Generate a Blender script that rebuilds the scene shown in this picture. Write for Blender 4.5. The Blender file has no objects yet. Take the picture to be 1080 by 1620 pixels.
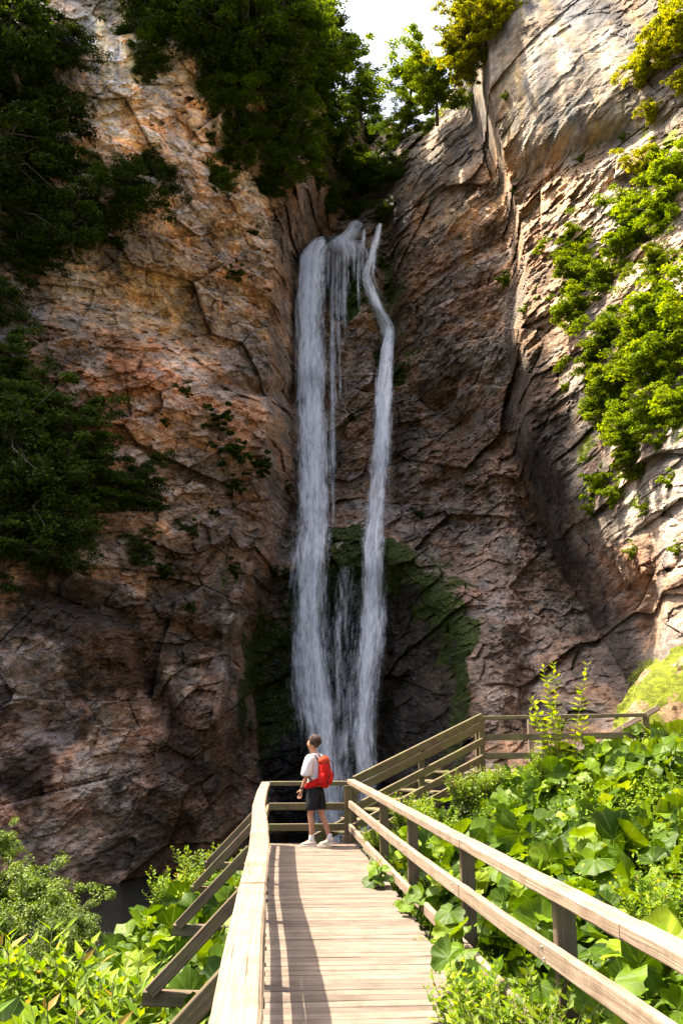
import bpy, math, random
import numpy as np
from mathutils import Vector, Matrix
R = math.radians
rng = np.random.default_rng(7)
random.seed(7)
scene = bpy.context.scene
COL = scene.collection

# ------------------------------------------------------------------ camera, sky, sun, exposure
F, TH, EYE = 1500.0, R(13.1), 1.85
CT, ST = math.cos(TH), math.sin(TH)
cd = bpy.data.cameras.new('camera'); cam = bpy.data.objects.new('camera', cd); COL.objects.link(cam)
cam.location = (0, 0, EYE); cam.rotation_euler = (R(90) + TH, 0, 0)
cd.sensor_fit = 'VERTICAL'; cd.angle_y = 2 * math.atan(810 / F)
cd.clip_start = 0.05; cd.clip_end = 2000
scene.camera = cam
SUN = Vector((-0.44, 0.21, 1.0)).normalized()
w = bpy.data.worlds.new('World'); scene.world = w; w.use_nodes = True
nt = w.node_tree
sky = nt.nodes.new('ShaderNodeTexSky'); sky.sky_type = 'NISHITA'; sky.sun_disc = False
sky.sun_elevation = math.asin(SUN.z); sky.sun_rotation = math.atan2(SUN.x, SUN.y)
sky.air_density = 1.0; sky.dust_density = 7.0; sky.ozone_density = 0.4
nt.links.new(sky.outputs[0], nt.nodes['Background'].inputs[0])
nt.nodes['Background'].inputs[1].default_value = 0.13
ld = bpy.data.lights.new('sun', 'SUN'); ld.energy = 5.0; ld.angle = R(0.5); ld.color = (1.0, 0.875, 0.69)
so = bpy.data.objects.new('sun', ld); COL.objects.link(so)
so.rotation_euler = (-SUN).to_track_quat('-Z', 'Y').to_euler()
scene.view_settings.view_transform = 'Standard'; scene.view_settings.look = 'None'
scene.view_settings.gamma = 1.0; scene.view_settings.exposure = 2.1
try:
    scene.cycles.transparent_max_bounces = 24
except Exception: pass

# ------------------------------------------------------------------ helpers
def P(px, py, Y):
    """a point of the place seen towards photo pixel (px,py), standing Y metres ahead"""
    v = 810 - py; fy = F * CT - v * ST; fz = F * ST + v * CT
    s = Y / fy
    return Vector(((px - 540) * s, Y, EYE + fz * s))
def PZ(px, py, z):
    v = 810 - py; fy = F * CT - v * ST; fz = F * ST + v * CT
    s = (z - EYE) / fz
    return Vector(((px - 540) * s, fy * s, z))
def tag(o, label=None, cat=None, group=None, kind=None):
    if label: o['label'] = label
    if cat: o['category'] = cat
    if group: o['group'] = group
    if kind: o['kind'] = kind
    return o
def empty(name, loc, rz=0):
    o = bpy.data.objects.new(name, None); COL.objects.link(o)
    o.location = loc; o.rotation_euler = (0, 0, rz); o.empty_display_size = .2
    return o
def link(name, me, parent=None, local=False):
    o = bpy.data.objects.new(name, me); COL.objects.link(o)
    if parent is not None:
        o.parent = parent
        if not local:
            m = Matrix.Translation(parent.location) @ parent.rotation_euler.to_matrix().to_4x4()
            o.matrix_parent_inverse = m.inverted()
    return o
def npmesh(name, V, Fc, mat, smooth=False, uv=None, cols=None):
    """V (n,3), Fc (m,k) all same k"""
    me = bpy.data.meshes.new(name)
    V = np.asarray(V, np.float32); Fc = np.asarray(Fc, np.int32)
    k = Fc.shape[1]; m = Fc.shape[0]
    me.vertices.add(len(V)); me.vertices.foreach_set('co', V.ravel())
    me.loops.add(m * k); me.loops.foreach_set('vertex_index', Fc.ravel())
    me.polygons.add(m)
    me.polygons.foreach_set('loop_start', np.arange(0, m * k, k, dtype=np.int32))
    me.polygons.foreach_set('loop_total', np.full(m, k, np.int32))
    me.polygons.foreach_set('use_smooth', np.full(m, smooth))
    if uv is not None:
        l = me.uv_layers.new(name='UVMap'); l.data.foreach_set('uv', np.asarray(uv, np.float32)[Fc.ravel()].ravel())
    if cols:
        for n, c in cols.items():
            a = me.color_attributes.new(name=n, type='FLOAT_COLOR', domain='POINT')
            c = np.asarray(c, np.float32)
            if c.shape[1] == 3: c = np.concatenate([c, np.ones((len(c), 1), np.float32)], 1)
            a.data.foreach_set('color', c.ravel())
    me.update(calc_edges=True)
    if mat: me.materials.append(mat)
    return me

# ---- noise
def _h(ix, iy, iz, s):
    n = (ix * 374761393 + iy * 668265263 + iz * 2147483647 + s * 974634777) & 0xffffffff
    n = ((n ^ (n >> 13)) * 1274126177) & 0xffffffff
    n = ((n ^ (n >> 16)) * 2246822519) & 0xffffffff
    return ((n ^ (n >> 15)) & 0xffffff) / float(0xffffff)
def vnoise(p, s=0):
    f = np.floor(p); i = f.astype(np.int64); t = p - f; t = t * t * t * (t * (t * 6 - 15) + 10)
    r = 0
    for a in (0, 1):
        for b in (0, 1):
            for c in (0, 1):
                wgt = (t[:, 0] if a else 1 - t[:, 0]) * (t[:, 1] if b else 1 - t[:, 1]) * (t[:, 2] if c else 1 - t[:, 2])
                r = r + wgt * _h(i[:, 0] + a, i[:, 1] + b, i[:, 2] + c, s)
    return r * 2 - 1
def fbm(p, octv=4, s=0, gain=.5):
    r = 0; a = 1; q = p.copy()
    for k in range(octv):
        r = r + a * vnoise(q, s + k); q = q * 2.03 + 17.1; a *= gain
    return r
def ridged(p, octv=4, s=0):
    r = 0; a = 1; q = p.copy()
    for k in range(octv):
        r = r + a * (1 - 2 * np.abs(vnoise(q, s + k))); q = q * 2.1 + 9.3; a *= .5
    return r
def facets(p, s=0, g=.9):
    """each Voronoi cell is a tilted plane: angular blocks of rock; also returns closeness to a joint"""
    f = np.floor(p).astype(np.int64)
    d1 = np.full(len(p), 9.); d2 = np.full(len(p), 9.); hgt = np.zeros(len(p))
    for a in (-1, 0, 1):
        for b in (-1, 0, 1):
            for c in (-1, 0, 1):
                ci = f + np.array([a, b, c])
                q = np.stack([_h(ci[:, 0], ci[:, 1], ci[:, 2], s + k) for k in (11, 12, 13)], 1) + ci
                dv = p - q; d = np.sqrt((dv ** 2).sum(1))
                gr = np.stack([_h(ci[:, 0], ci[:, 1], ci[:, 2], s + k) for k in (21, 22, 23)], 1) * 2 - 1
                hh = _h(ci[:, 0], ci[:, 1], ci[:, 2], s + 31) - .5 + g * (dv * gr).sum(1)
                m = d < d1
                d2 = np.where(m, d1, np.minimum(d2, d)); hgt = np.where(m, hh, hgt); d1 = np.where(m, d, d1)
    return hgt, d2 - d1
def sstep(a, b, x):
    t = np.clip((x - a) / (b - a), 0, 1); return t * t * (3 - 2 * t)

# ------------------------------------------------------------------ materials
def mat_new(name):
    m = bpy.data.materials.new(name); m.use_nodes = True
    n = m.node_tree; b = n.nodes['Principled BSDF']
    return m, n, b
def N(nt, t, **kw):
    n = nt.nodes.new(t)
    for k, v in kw.items():
        if k.startswith('i_'): n.inputs[k[2:].replace('_', ' ')].default_value = v
        else: setattr(n, k, v)
    return n
def ramp(nt, fac, stops):
    r = nt.nodes.new('ShaderNodeValToRGB'); el = r.color_ramp.elements
    while len(el) < len(stops): el.new(.5)
    for e, (p, c) in zip(el, stops):
        e.position = p; e.color = (c, c, c, 1) if not isinstance(c, tuple) else (*c, 1)
    nt.links.new(fac, r.inputs[0]); return r.outputs[0]
def mixc(nt, fac, a, b, mode='MIX'):
    m = nt.nodes.new('ShaderNodeMix'); m.data_type = 'RGBA'; m.blend_type = mode
    for sock, v in ((m.inputs[0], fac), (m.inputs[6], a), (m.inputs[7], b)):
        if hasattr(v, 'node'): nt.links.new(v, sock)
        else: sock.default_value = v if isinstance(v, (int, float)) else (*v, 1)
    return m.outputs[2]
def noise_tex(nt, vec, scale, detail=6, rough=.6, dist=0.0):
    n = N(nt, 'ShaderNodeTexNoise'); n.inputs['Scale'].default_value = scale
    n.inputs['Detail'].default_value = detail; n.inputs['Roughness'].default_value = rough; n.inputs['Distortion'].default_value = dist * .5
    nt.links.new(vec, n.inputs['Vector']); return n.outputs['Fac']
def mapping(nt, vec, scale, rot=(0, 0, 0)):
    m = N(nt, 'ShaderNodeMapping'); m.inputs['Scale'].default_value = scale; m.inputs['Rotation'].default_value = rot
    nt.links.new(vec, m.inputs['Vector']); return m.outputs[0]

def rock_material(name, fine=1.0):
    m, n, b = mat_new(name)
    tc = mapping(n, N(n, 'ShaderNodeTexCoord').outputs['Object'], (1, .35, 1))
    at = N(n, 'ShaderNodeAttribute', attribute_name='tint').outputs['Color']
    mz = N(n, 'ShaderNodeAttribute', attribute_name='cover'); sp = N(n, 'ShaderNodeSeparateColor'); n.links.new(mz.outputs['Color'], sp.inputs[0])
    n1 = noise_tex(n, tc, .35 * fine, 7, .62, .5)
    n2 = noise_tex(n, mapping(n, tc, (1, 1, .12)), 1.3 * fine, 6, .6)       # vertical water streaks
    n3 = noise_tex(n, mapping(n, tc, (1, 1, 1.6), (.5, .35, 0)), 3.2 * fine, 8, .68)
    c = mixc(n, 1, at, ramp(n, n1, [(.3, .55), (.5, .95), (.7, 1.35)]), 'MULTIPLY')
    gs = N(n, 'ShaderNodeMath', operation='MULTIPLY_ADD'); n.links.new(sp.outputs[1], gs.inputs[0]); gs.inputs[1].default_value = -.75; gs.inputs[2].default_value = 1.0; gs.use_clamp = True
    c = mixc(n, gs.outputs[0], c, mixc(n, 1, c, ramp(n, n3, [(.32, .42), (.48, .95), (.66, 1.5)]), 'MULTIPLY'))
    # warm/cool patches
    n4 = noise_tex(n, tc, .9 * fine, 5, .55, .8)
    c = mixc(n, ramp(n, n4, [(.5, .0), (.66, .28)]), c, mixc(n, 1, c, (1.35, .86, .6), 'MULTIPLY'))
    n5 = noise_tex(n, mapping(n, tc, (1, 1, .5)), 1.7 * fine, 5, .6, .3)
    c = mixc(n, ramp(n, n5, [(.52, .0), (.68, .65)]), c, mixc(n, 1, c, (.62, .68, .78), 'MULTIPLY'))
    # streaks driven by cover.g
    st = N(n, 'ShaderNodeMath', operation='MULTIPLY'); n.links.new(ramp(n, n2, [(.44, 0.0), (.6, 1.0)]), st.inputs[0]); n.links.new(sp.outputs[1], st.inputs[1])
    c = mixc(n, st.outputs[0], c, mixc(n, 1, c, (.42, .45, .5), 'MULTIPLY'))
    # joints and pits
    v = N(n, 'ShaderNodeTexVoronoi', feature='DISTANCE_TO_EDGE'); v.inputs['Scale'].default_value = 1.1 * fine
    dn = N(n, 'ShaderNodeTexNoise'); dn.inputs['Scale'].default_value = 1.1 * fine; dn.inputs['Detail'].default_value = 5
    n.links.new(tc, dn.inputs['Vector'])
    va = N(n, 'ShaderNodeVectorMath', operation='MULTIPLY_ADD'); n.links.new(dn.outputs['Color'], va.inputs[0]); va.inputs[1].default_value = (1.6, 1.6, 1.0)
    n.links.new(mapping(n, tc, (.8, .8, 1.3), (.4, .3, 0)), va.inputs[2]); n.links.new(va.outputs[0], v.inputs['Vector'])
    jo = ramp(n, v.outputs[0], [(0.0, .7), (.03, 1.0)])
    c = mixc(n, .8, c, mixc(n, 1, c, jo, 'MULTIPLY'))
    # moss / grass film (cover.r)
    nm = noise_tex(n, tc, 1.6 * fine, 7, .7)
    ms = N(n, 'ShaderNodeMath', operation='ADD'); n.links.new(nm, ms.inputs[0]); n.links.new(sp.outputs[0], ms.inputs[1])
    mask = ramp(n, ms.outputs[0], [(.93, 0.0), (1.08, 1.0)])
    mcol = N(n, 'ShaderNodeAttribute', attribute_name='moss').outputs['Color']
    mcol2 = mixc(n, 1, mcol, ramp(n, noise_tex(n, tc, 7 * fine, 4, .7), [(.3, .45), (.7, 1.5)]), 'MULTIPLY')
    c = mixc(n, mask, c, mcol2)
    n.links.new(c, b.inputs['Base Color'])
    # wet (cover.b)
    rr = N(n, 'ShaderNodeMapRange'); n.links.new(sp.outputs[2], rr.inputs[0]); rr.inputs[3].default_value = .92; rr.inputs[4].default_value = .35
    n.links.new(rr.outputs[0], b.inputs['Roughness']); b.inputs['Specular IOR Level'].default_value = .25
    # bump
    hb = N(n, 'ShaderNodeMath', operation='MULTIPLY_ADD'); n.links.new(n3, hb.inputs[0]); hb.inputs[1].default_value = .7; n.links.new(noise_tex(n, tc, 12 * fine, 6, .7), hb.inputs[2])
    hb2 = N(n, 'ShaderNodeMath', operation='MULTIPLY_ADD'); n.links.new(jo, hb2.inputs[0]); hb2.inputs[1].default_value = .35; n.links.new(hb.outputs[0], hb2.inputs[2])
    bp = N(n, 'ShaderNodeBump'); bp.inputs['Strength'].default_value = .7; bp.inputs['Distance'].default_value = .09 / fine
    bs = N(n, 'ShaderNodeMath', operation='MULTIPLY'); n.links.new(gs.outputs[0], bs.inputs[0]); bs.inputs[1].default_value = .7; n.links.new(bs.outputs[0], bp.inputs['Strength'])
    n.links.new(hb2.outputs[0], bp.inputs['Height']); n.links.new(bp.outputs[0], b.inputs['Normal'])
    return m
ROCK = rock_material('limestone')

def leaf_material(name, c0, c1, c2, trans=.35, rough=.5, spec=.4, tip=None):
    m, n, b = mat_new(name)
    at = N(n, 'ShaderNodeAttribute', attribute_name='vary'); sp = N(n, 'ShaderNodeSeparateColor'); n.links.new(at.outputs['Color'], sp.inputs[0])
    c = ramp(n, sp.outputs[0], [(0, c0), (.5, c1), (1, c2)])
    oi = N(n, 'ShaderNodeObjectInfo').outputs['Random']
    hs = N(n, 'ShaderNodeHueSaturation'); n.links.new(c, hs.inputs['Color'])
    mr = N(n, 'ShaderNodeMapRange'); n.links.new(oi, mr.inputs[0]); mr.inputs[3].default_value = .72; mr.inputs[4].default_value = 1.25
    n.links.new(mr.outputs[0], hs.inputs['Value']); c = hs.outputs[0]
    if tip: c = mixc(n, sp.outputs[1], c, tip)
    n.links.new(c, b.inputs['Base Color']); b.inputs['Roughness'].default_value = rough; b.inputs['Specular IOR Level'].default_value = spec
    tr = N(n, 'ShaderNodeBsdfTranslucent'); tcn = mixc(n, 1, c, (1.5, 1.35, .5), 'MULTIPLY'); n.links.new(tcn, tr.inputs[0])
    mx = N(n, 'ShaderNodeMixShader'); mx.inputs[0].default_value = trans
    n.links.new(b.outputs[0], mx.inputs[1]); n.links.new(tr.outputs[0], mx.inputs[2])
    n.links.new(mx.outputs[0], n.nodes['Material Output'].inputs[0])
    return m
LEAF_DARK = leaf_material('leaf_dark', (.012, .026, .003), (.030, .054, .004), (.065, .10, .006), .3, .7, .08)  # leaves in shade get deeper greens than sunlit ones: light put into colour
LEAF_GOLD = leaf_material('leaf_gold', (.12, .15, .001), (.23, .25, .001), (.36, .34, .003), .5, .7, .08)  # glow of backlit shrubs put into a yellower leaf colour
LEAF_RIM = leaf_material('leaf_rim', (.020, .042, .002), (.05, .09, .003), (.12, .16, .004), .45, .7, .08)  # lit copy of the dark leaf for rim trees, brightened by colour
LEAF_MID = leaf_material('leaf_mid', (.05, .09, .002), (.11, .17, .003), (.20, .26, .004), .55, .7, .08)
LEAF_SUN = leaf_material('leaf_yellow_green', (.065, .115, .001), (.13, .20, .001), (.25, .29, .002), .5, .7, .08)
LEAF_HERB = leaf_material('leaf_herb', (.028, .066, .001), (.075, .145, .002), (.17, .24, .006), .4, .55, .16, (.32, .15, .05))
LEAF_WILLOW = leaf_material('leaf_willow', (.04, .078, .002), (.09, .15, .003), (.18, .24, .006), .35, .5, .3, (.3, .2, .05))

def bark_material(name, a, b_):
    m, n, b = mat_new(name)
    tc = N(n, 'ShaderNodeTexCoord').outputs['Object']
    f = noise_tex(n, mapping(n, tc, (1, 1, .15)), 14, 5, .6)
    n.links.new(ramp(n, f, [(.3, a), (.7, b_)]), b.inputs['Base Color']); b.inputs['Roughness'].default_value = .9
    bp = N(n, 'ShaderNodeBump'); bp.inputs['Distance'].default_value = .02; n.links.new(f, bp.inputs['Height']); n.links.new(bp.outputs[0], b.inputs['Normal'])
    return m
BARK = bark_material('bark', (.035, .025, .018), (.12, .09, .065))
STEM = bark_material('green_stem', (.09, .10, .03), (.2, .2, .07))

def butterbur_material():
    m, n, b = mat_new('butterbur_leaf')
    uv = N(n, 'ShaderNodeUVMap'); sx = N(n, 'ShaderNodeSeparateXYZ'); n.links.new(uv.outputs[0], sx.inputs[0])
    at = N(n, 'ShaderNodeAttribute', attribute_name='vary'); sp = N(n, 'ShaderNodeSeparateColor'); n.links.new(at.outputs['Color'], sp.inputs[0])
    c = ramp(n, sp.outputs[0], [(0, (.012, .034, .001)), (.4, (.040, .084, .001)), (.75, (.10, .168, .002)), (1, (.20, .26, .008))])
    # radial veins: u = angle (in vein units), v = radius
    w_ = N(n, 'ShaderNodeMath', operation='PINGPONG'); n.links.new(sx.outputs[0], w_.inputs[0]); w_.inputs[1].default_value = .5
    mul = N(n, 'ShaderNodeMath', operation='MULTIPLY'); n.links.new(w_.outputs[0], mul.inputs[0]); n.links.new(sx.outputs[1], mul.inputs[1])
    vein = ramp(n, mul.outputs[0], [(0.0, 1.0), (.035, .0)])
    c = mixc(n, vein, c, mixc(n, .28, c, (.30, .38, .10)))
    geo = N(n, 'ShaderNodeNewGeometry'); blot = noise_tex(n, geo.outputs['Position'], 9, 5, .6)
    c = mixc(n, 1, c, ramp(n, blot, [(.3, .68), (.7, 1.3)]), 'MULTIPLY')
    # browned, nibbled rims on some leaves
    rim = N(n, 'ShaderNodeMath', operation='MULTIPLY_ADD'); n.links.new(noise_tex(n, geo.outputs['Position'], 14, 4, .7), rim.inputs[0]); rim.inputs[1].default_value = .8; n.links.new(sx.outputs[1], rim.inputs[2])
    c = mixc(n, ramp(n, rim.outputs[0], [(.72, 0.0), (.8, .0)]), c, (.2, .15, .04))
    n.links.new(c, b.inputs['Base Color']); b.inputs['Roughness'].default_value = .5; b.inputs['Specular IOR Level'].default_value = .16
    bp = N(n, 'ShaderNodeBump'); bp.inputs['Distance'].default_value = .012; bp.inputs['Strength'].default_value = .9
    n.links.new(mul.outputs[0], bp.inputs['Height']); n.links.new(bp.outputs[0], b.inputs['Normal'])
    tr = N(n, 'ShaderNodeBsdfTranslucent'); n.links.new(mixc(n, 1, c, (1.6, 1.4, .5), 'MULTIPLY'), tr.inputs[0])
    mx = N(n, 'ShaderNodeMixShader'); mx.inputs[0].default_value = .36
    n.links.new(b.outputs[0], mx.inputs[1]); n.links.new(tr.outputs[0], mx.inputs[2]); n.links.new(mx.outputs[0], n.nodes['Material Output'].inputs[0])
    return m
BUTTER = butterbur_material()

def wood_material(name, dark, light, green=0.0, spec=.3):
    m, n, b = mat_new(name)
    uv = N(n, 'ShaderNodeUVMap').outputs[0]
    at = N(n, 'ShaderNodeAttribute', attribute_name='vary'); sp = N(n, 'ShaderNodeSeparateColor'); n.links.new(at.outputs['Color'], sp.inputs[0])
    g1 = noise_tex(n, mapping(n, uv, (.55, 34, 1)), 2.2, 6, .62, .6)
    g2 = noise_tex(n, mapping(n, uv, (1.6, 9, 1)), 1.4, 4, .6, .3)
    c = ramp(n, g1, [(.28, dark), (.5, tuple((a + b2) / 2 for a, b2 in zip(dark, light))), (.72, light)])
    c = mixc(n, 1, c, ramp(n, g2, [(.25, .78), (.5, .98), (.75, 1.12)]), 'MULTIPLY')
    c = mixc(n, 1, c, ramp(n, sp.outputs[0], [(0, .72), (1, 1.18)]), 'MULTIPLY')
    # cracks along the grain
    g3 = noise_tex(n, mapping(n, uv, (.7, 60, 1)), 1.5, 3, .5, 1.2)
    ck = ramp(n, g3, [(.29, .3), (.34, 1.0)])
    c = mixc(n, 1, c, ck, 'MULTIPLY')
    # dirt and bird specks
    geo = N(n, 'ShaderNodeNewGeometry')
    d = noise_tex(n, geo.outputs['Position'], 3.3, 8, .75)
    c = mixc(n, ramp(n, d, [(.46, 0.0), (.66, .75)]), c, mixc(n, 1, c, (.55, .5, .45), 'MULTIPLY'))
    if green:
        d2 = noise_tex(n, geo.outputs['Position'], 5, 5, .6)
        c = mixc(n, ramp(n, d2, [(.4, 0.0), (.65, green)]), c, (.10, .12, .03))
    n.links.new(c, b.inputs['Base Color']); b.inputs['Roughness'].default_value = .75; b.inputs['Specular IOR Level'].default_value = spec
    h = N(n, 'ShaderNodeMath', operation='MULTIPLY_ADD'); n.links.new(ck, h.inputs[0]); h.inputs[1].default_value = .8; n.links.new(g1, h.inputs[2])
    bp = N(n, 'ShaderNodeBump'); bp.inputs['Distance'].default_value = .006; bp.inputs['Strength'].default_value = .8
    n.links.new(h.outputs[0], bp.inputs['Height']); n.links.new(bp.outputs[0], b.inputs['Normal'])
    return m
WOOD = wood_material('weathered_wood', (0.108, 0.0756, 0.0504), (0.288, 0.2232, 0.162))
DECKW = wood_material('deck_wood', (0.0864, 0.0634, 0.0475), (0.2016, 0.1598, 0.1267))
WOODG = wood_material('mossy_wood', (0.0595, 0.0425, 0.0255), (0.17, 0.1232, 0.0765), .6)
POSTW = wood_material('post_wood', (0.063, 0.042, 0.028), (0.175, 0.119, 0.077), .35)

def simple(name, col, rough=.7, spec=.3, nz=0.0, sc=20):
    m, n, b = mat_new(name)
    if nz:
        tc = N(n, 'ShaderNodeTexCoord').outputs['Object']; f = noise_tex(n, tc, sc, 5, .6)
        c = mixc(n, 1, col, ramp(n, f, [(.3, 1 - nz), (.7, 1 + nz)]), 'MULTIPLY'); n.links.new(c, b.inputs['Base Color'])
        bp = N(n, 'ShaderNodeBump'); bp.inputs['Distance'].default_value = .004; n.links.new(f, bp.inputs['Height']); n.links.new(bp.outputs[0], b.inputs['Normal'])
    else: b.inputs['Base Color'].default_value = (*col, 1)
    b.inputs['Roughness'].default_value = rough; b.inputs['Specular IOR Level'].default_value = spec
    return m

# ------------------------------------------------------------------ the cliffs: one continuous relief cut into left, back and right faces
def rbf(pts, px, py, sc=260.):
    """smoothed thin-plate surface through scattered (photo x, photo y, metres) readings"""
    pts = np.array(pts, float); X = pts[:, :2] / 300.; n = len(X)
    def U(r2): return .5 * r2 * np.log(r2 + 1e-9)
    K = U(((X[:, None] - X[None]) ** 2).sum(-1)) + np.eye(n) * .12
    Pm = np.concatenate([np.ones((n, 1)), X], 1); A = np.zeros((n + 3, n + 3)); A[:n, :n] = K; A[:n, n:] = Pm; A[n:, :n] = Pm.T
    w_ = np.linalg.solve(A, np.concatenate([pts[:, 2], np.zeros(3)])); x = px / 300.; y = py / 300.
    r = w_[n] + w_[n + 1] * x + w_[n + 2] * y
    for i in range(n): r = r + w_[i] * U((x - X[i, 0]) ** 2 + (y - X[i, 1]) ** 2)
    return np.maximum(r, 9.)
PL = [(-1600, 900, 26), (-1600, 0, 30), (-600, 900, 34), (-600, 100, 40), (-100, 1400, 35), (0, 1400, 37), (200, 1400, 41), (390, 1420, 47), (0, 1100, 39), (250, 1150, 43), (380, 1100, 48), (0, 900, 40), (200, 900, 44), (400, 900, 50),
      (0, 600, 41), (250, 620, 46), (420, 600, 53), (0, 400, 43), (200, 400, 46), (450, 400, 53), (0, 0, 44), (220, 0, 46), (330, 200, 47.5), (400, 0, 48), (480, 0, 50), (480, 250, 54)]
PR = [(830, 600, 46), (800, 400, 49), (770, 150, 49), (1080, 0, 39), (900, 0, 45), (1080, 220, 38), (900, 215, 44), (900, 300, 45), (1080, 330, 36), (950, 500, 40), (1080, 500, 33), (1080, 800, 29), (950, 780, 37.5),
      (1050, 1000, 31), (1000, 1090, 33), (850, 900, 46), (900, 1000, 44), (940, 1100, 40), (1060, 1100, 29), (1300, 500, 25), (1300, 1000, 23), (1800, 500, 18), (2600, 500, 12), (2600, 1000, 12)]
PB = [(480, 900, 58), (460, 1200, 57), (550, 420, 62), (550, 600, 60), (550, 800, 59), (620, 400, 60), (640, 250, 61), (700, 300, 57), (720, 200, 58), (800, 400, 54), (700, 600, 58), (700, 780, 58), (800, 800, 53), (760, 900, 52), (850, 1000, 45), (920, 1100, 39),
      (950, 1200, 33), (900, 1180, 36), (550, 1000, 57), (500, 1300, 56), (700, 1250, 46), (800, 1200, 42), (590, 1400, 54), (570, 250, 74), (560, 150, 80), (620, 170, 76), (545, 330, 66), (600, 330, 66)]
def curve(tab, y):
    t = np.array(tab, float); return np.interp(y, t[:, 0], t[:, 1])
XL = [(-600, 500), (0, 500), (300, 505), (370, 485), (500, 470), (800, 462), (900, 440), (1000, 405), (1200, 385), (1500, 400)]
XR = [(-600, 745), (0, 748), (150, 752), (210, 765), (350, 800), (430, 812), (520, 800), (600, 818), (700, 815), (800, 842), (900, 872), (1000, 925), (1100, 985), (1200, 1005), (1500, 1020)]
def base_depth(px, py):
    DL = rbf(PL, px, py) + .11 * np.maximum(0, px - curve(XL, py) + 45) ** 1.05
    DR = rbf(PR, px, py, 200) + .17 * np.maximum(0, curve(XR, py) + 24 - px) ** 1.05
    DB = rbf(PB, px, py, 170)
    e = np.sqrt(((px - 585) / 185) ** 2 + ((py - 1130) / 275) ** 2)
    DB = DB - 2.6 * np.exp(-((e - .95) / .24) ** 2) * (1 - sstep(980, 1250, py)) + 1.0 * (1 - sstep(.6, .95, e))      # the mossy tufa dome under the fall
    # channel of the stream right of the lip
    DB = DB + 2.5 * np.exp(-((px - 612) / 16) ** 2) * sstep(330, 380, py) * (1 - sstep(560, 640, py))
    S = np.stack([DL, DR, DB], 0); which = S.argmin(0)
    k = .9; D = -k * np.log(np.exp(-(S - S.min(0)) / k).sum(0)) + S.min(0)
    # named relief: left wall terraces, right overhang, dark gully
    def blob(x, y, rx, ry, a, ang=0.):
        c, s = math.cos(R(ang)), math.sin(R(ang)); u = (px - x) * c + (py - y) * s; v = -(px - x) * s + (py - y) * c
        return a * np.exp(-(u / rx) ** 2 - (v / ry) ** 2)
    D = D + blob(240, 500, 110, 35, 1.6, 18) - blob(330, 610, 130, 60, 1.6, 30) + blob(430, 620, 60, 14, 2.2, 5) + blob(470, 640, 40, 12, 2.2, 3)
    D = D - blob(400, 720, 60, 70, 1.5, 20) + blob(385, 870, 22, 90, 1.8, 15) - blob(340, 1120, 60, 60, 2.2, 0) + blob(240, 1080, 20, 120, 2.0, -25) - blob(170, 1020, 60, 100, 1.4, -40) + blob(90, 1150, 60, 25, 1.6, 35)
    D = D + blob(330, 1010, 60, 14, 1.6, 15) + blob(150, 960, 60, 20, 1.5, 20) - blob(260, 1250, 50, 50, 1.5, 0)
    D = D - blob(880, 110, 130, 110, 1.3, 0) + blob(930, 235, 150, 22, 1.0, -20) + blob(820, 280, 60, 26, .8, -10) + blob(800, 330, 40, 60, .8, 0)
    D = D + blob(905, 930, 30, 170, 4.0, -28) - blob(960, 900, 35, 90, 1.6, -20) + blob(1035, 930, 12, 60, 1.4, 0) - blob(1010, 640, 40, 80, 1.2, 0)
    yl = np.interp(px, [780, 820, 930, 1000, 1045, 1070], [560, 650, 800, 880, 915, 1080])
    D = D + 3.4 * sstep(0, 70, py - yl) * sstep(790, 850, px) * (1 - sstep(1020, 1062, px)) * (1 - sstep(1120, 1250, py))
    D = D + blob(710, 660, 70, 20, 1.2, 35) - blob(740, 560, 60, 60, 1.2, 0) - blob(660, 760, 50, 50, 1.0, 0)
    return D, which
TOP = [(-1800, -60), (-700, -150), (0, -200), (300, -200), (400, -150), (450, -60), (485, 30), (505, 110), (530, 190), (600, 205), (650, 200), (700, 170), (735, 125), (748, 40), (760, -60), (800, -160), (1100, -260), (2800, -300)]  # left rim raised out of view so its shadow reaches the right cliff
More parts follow.
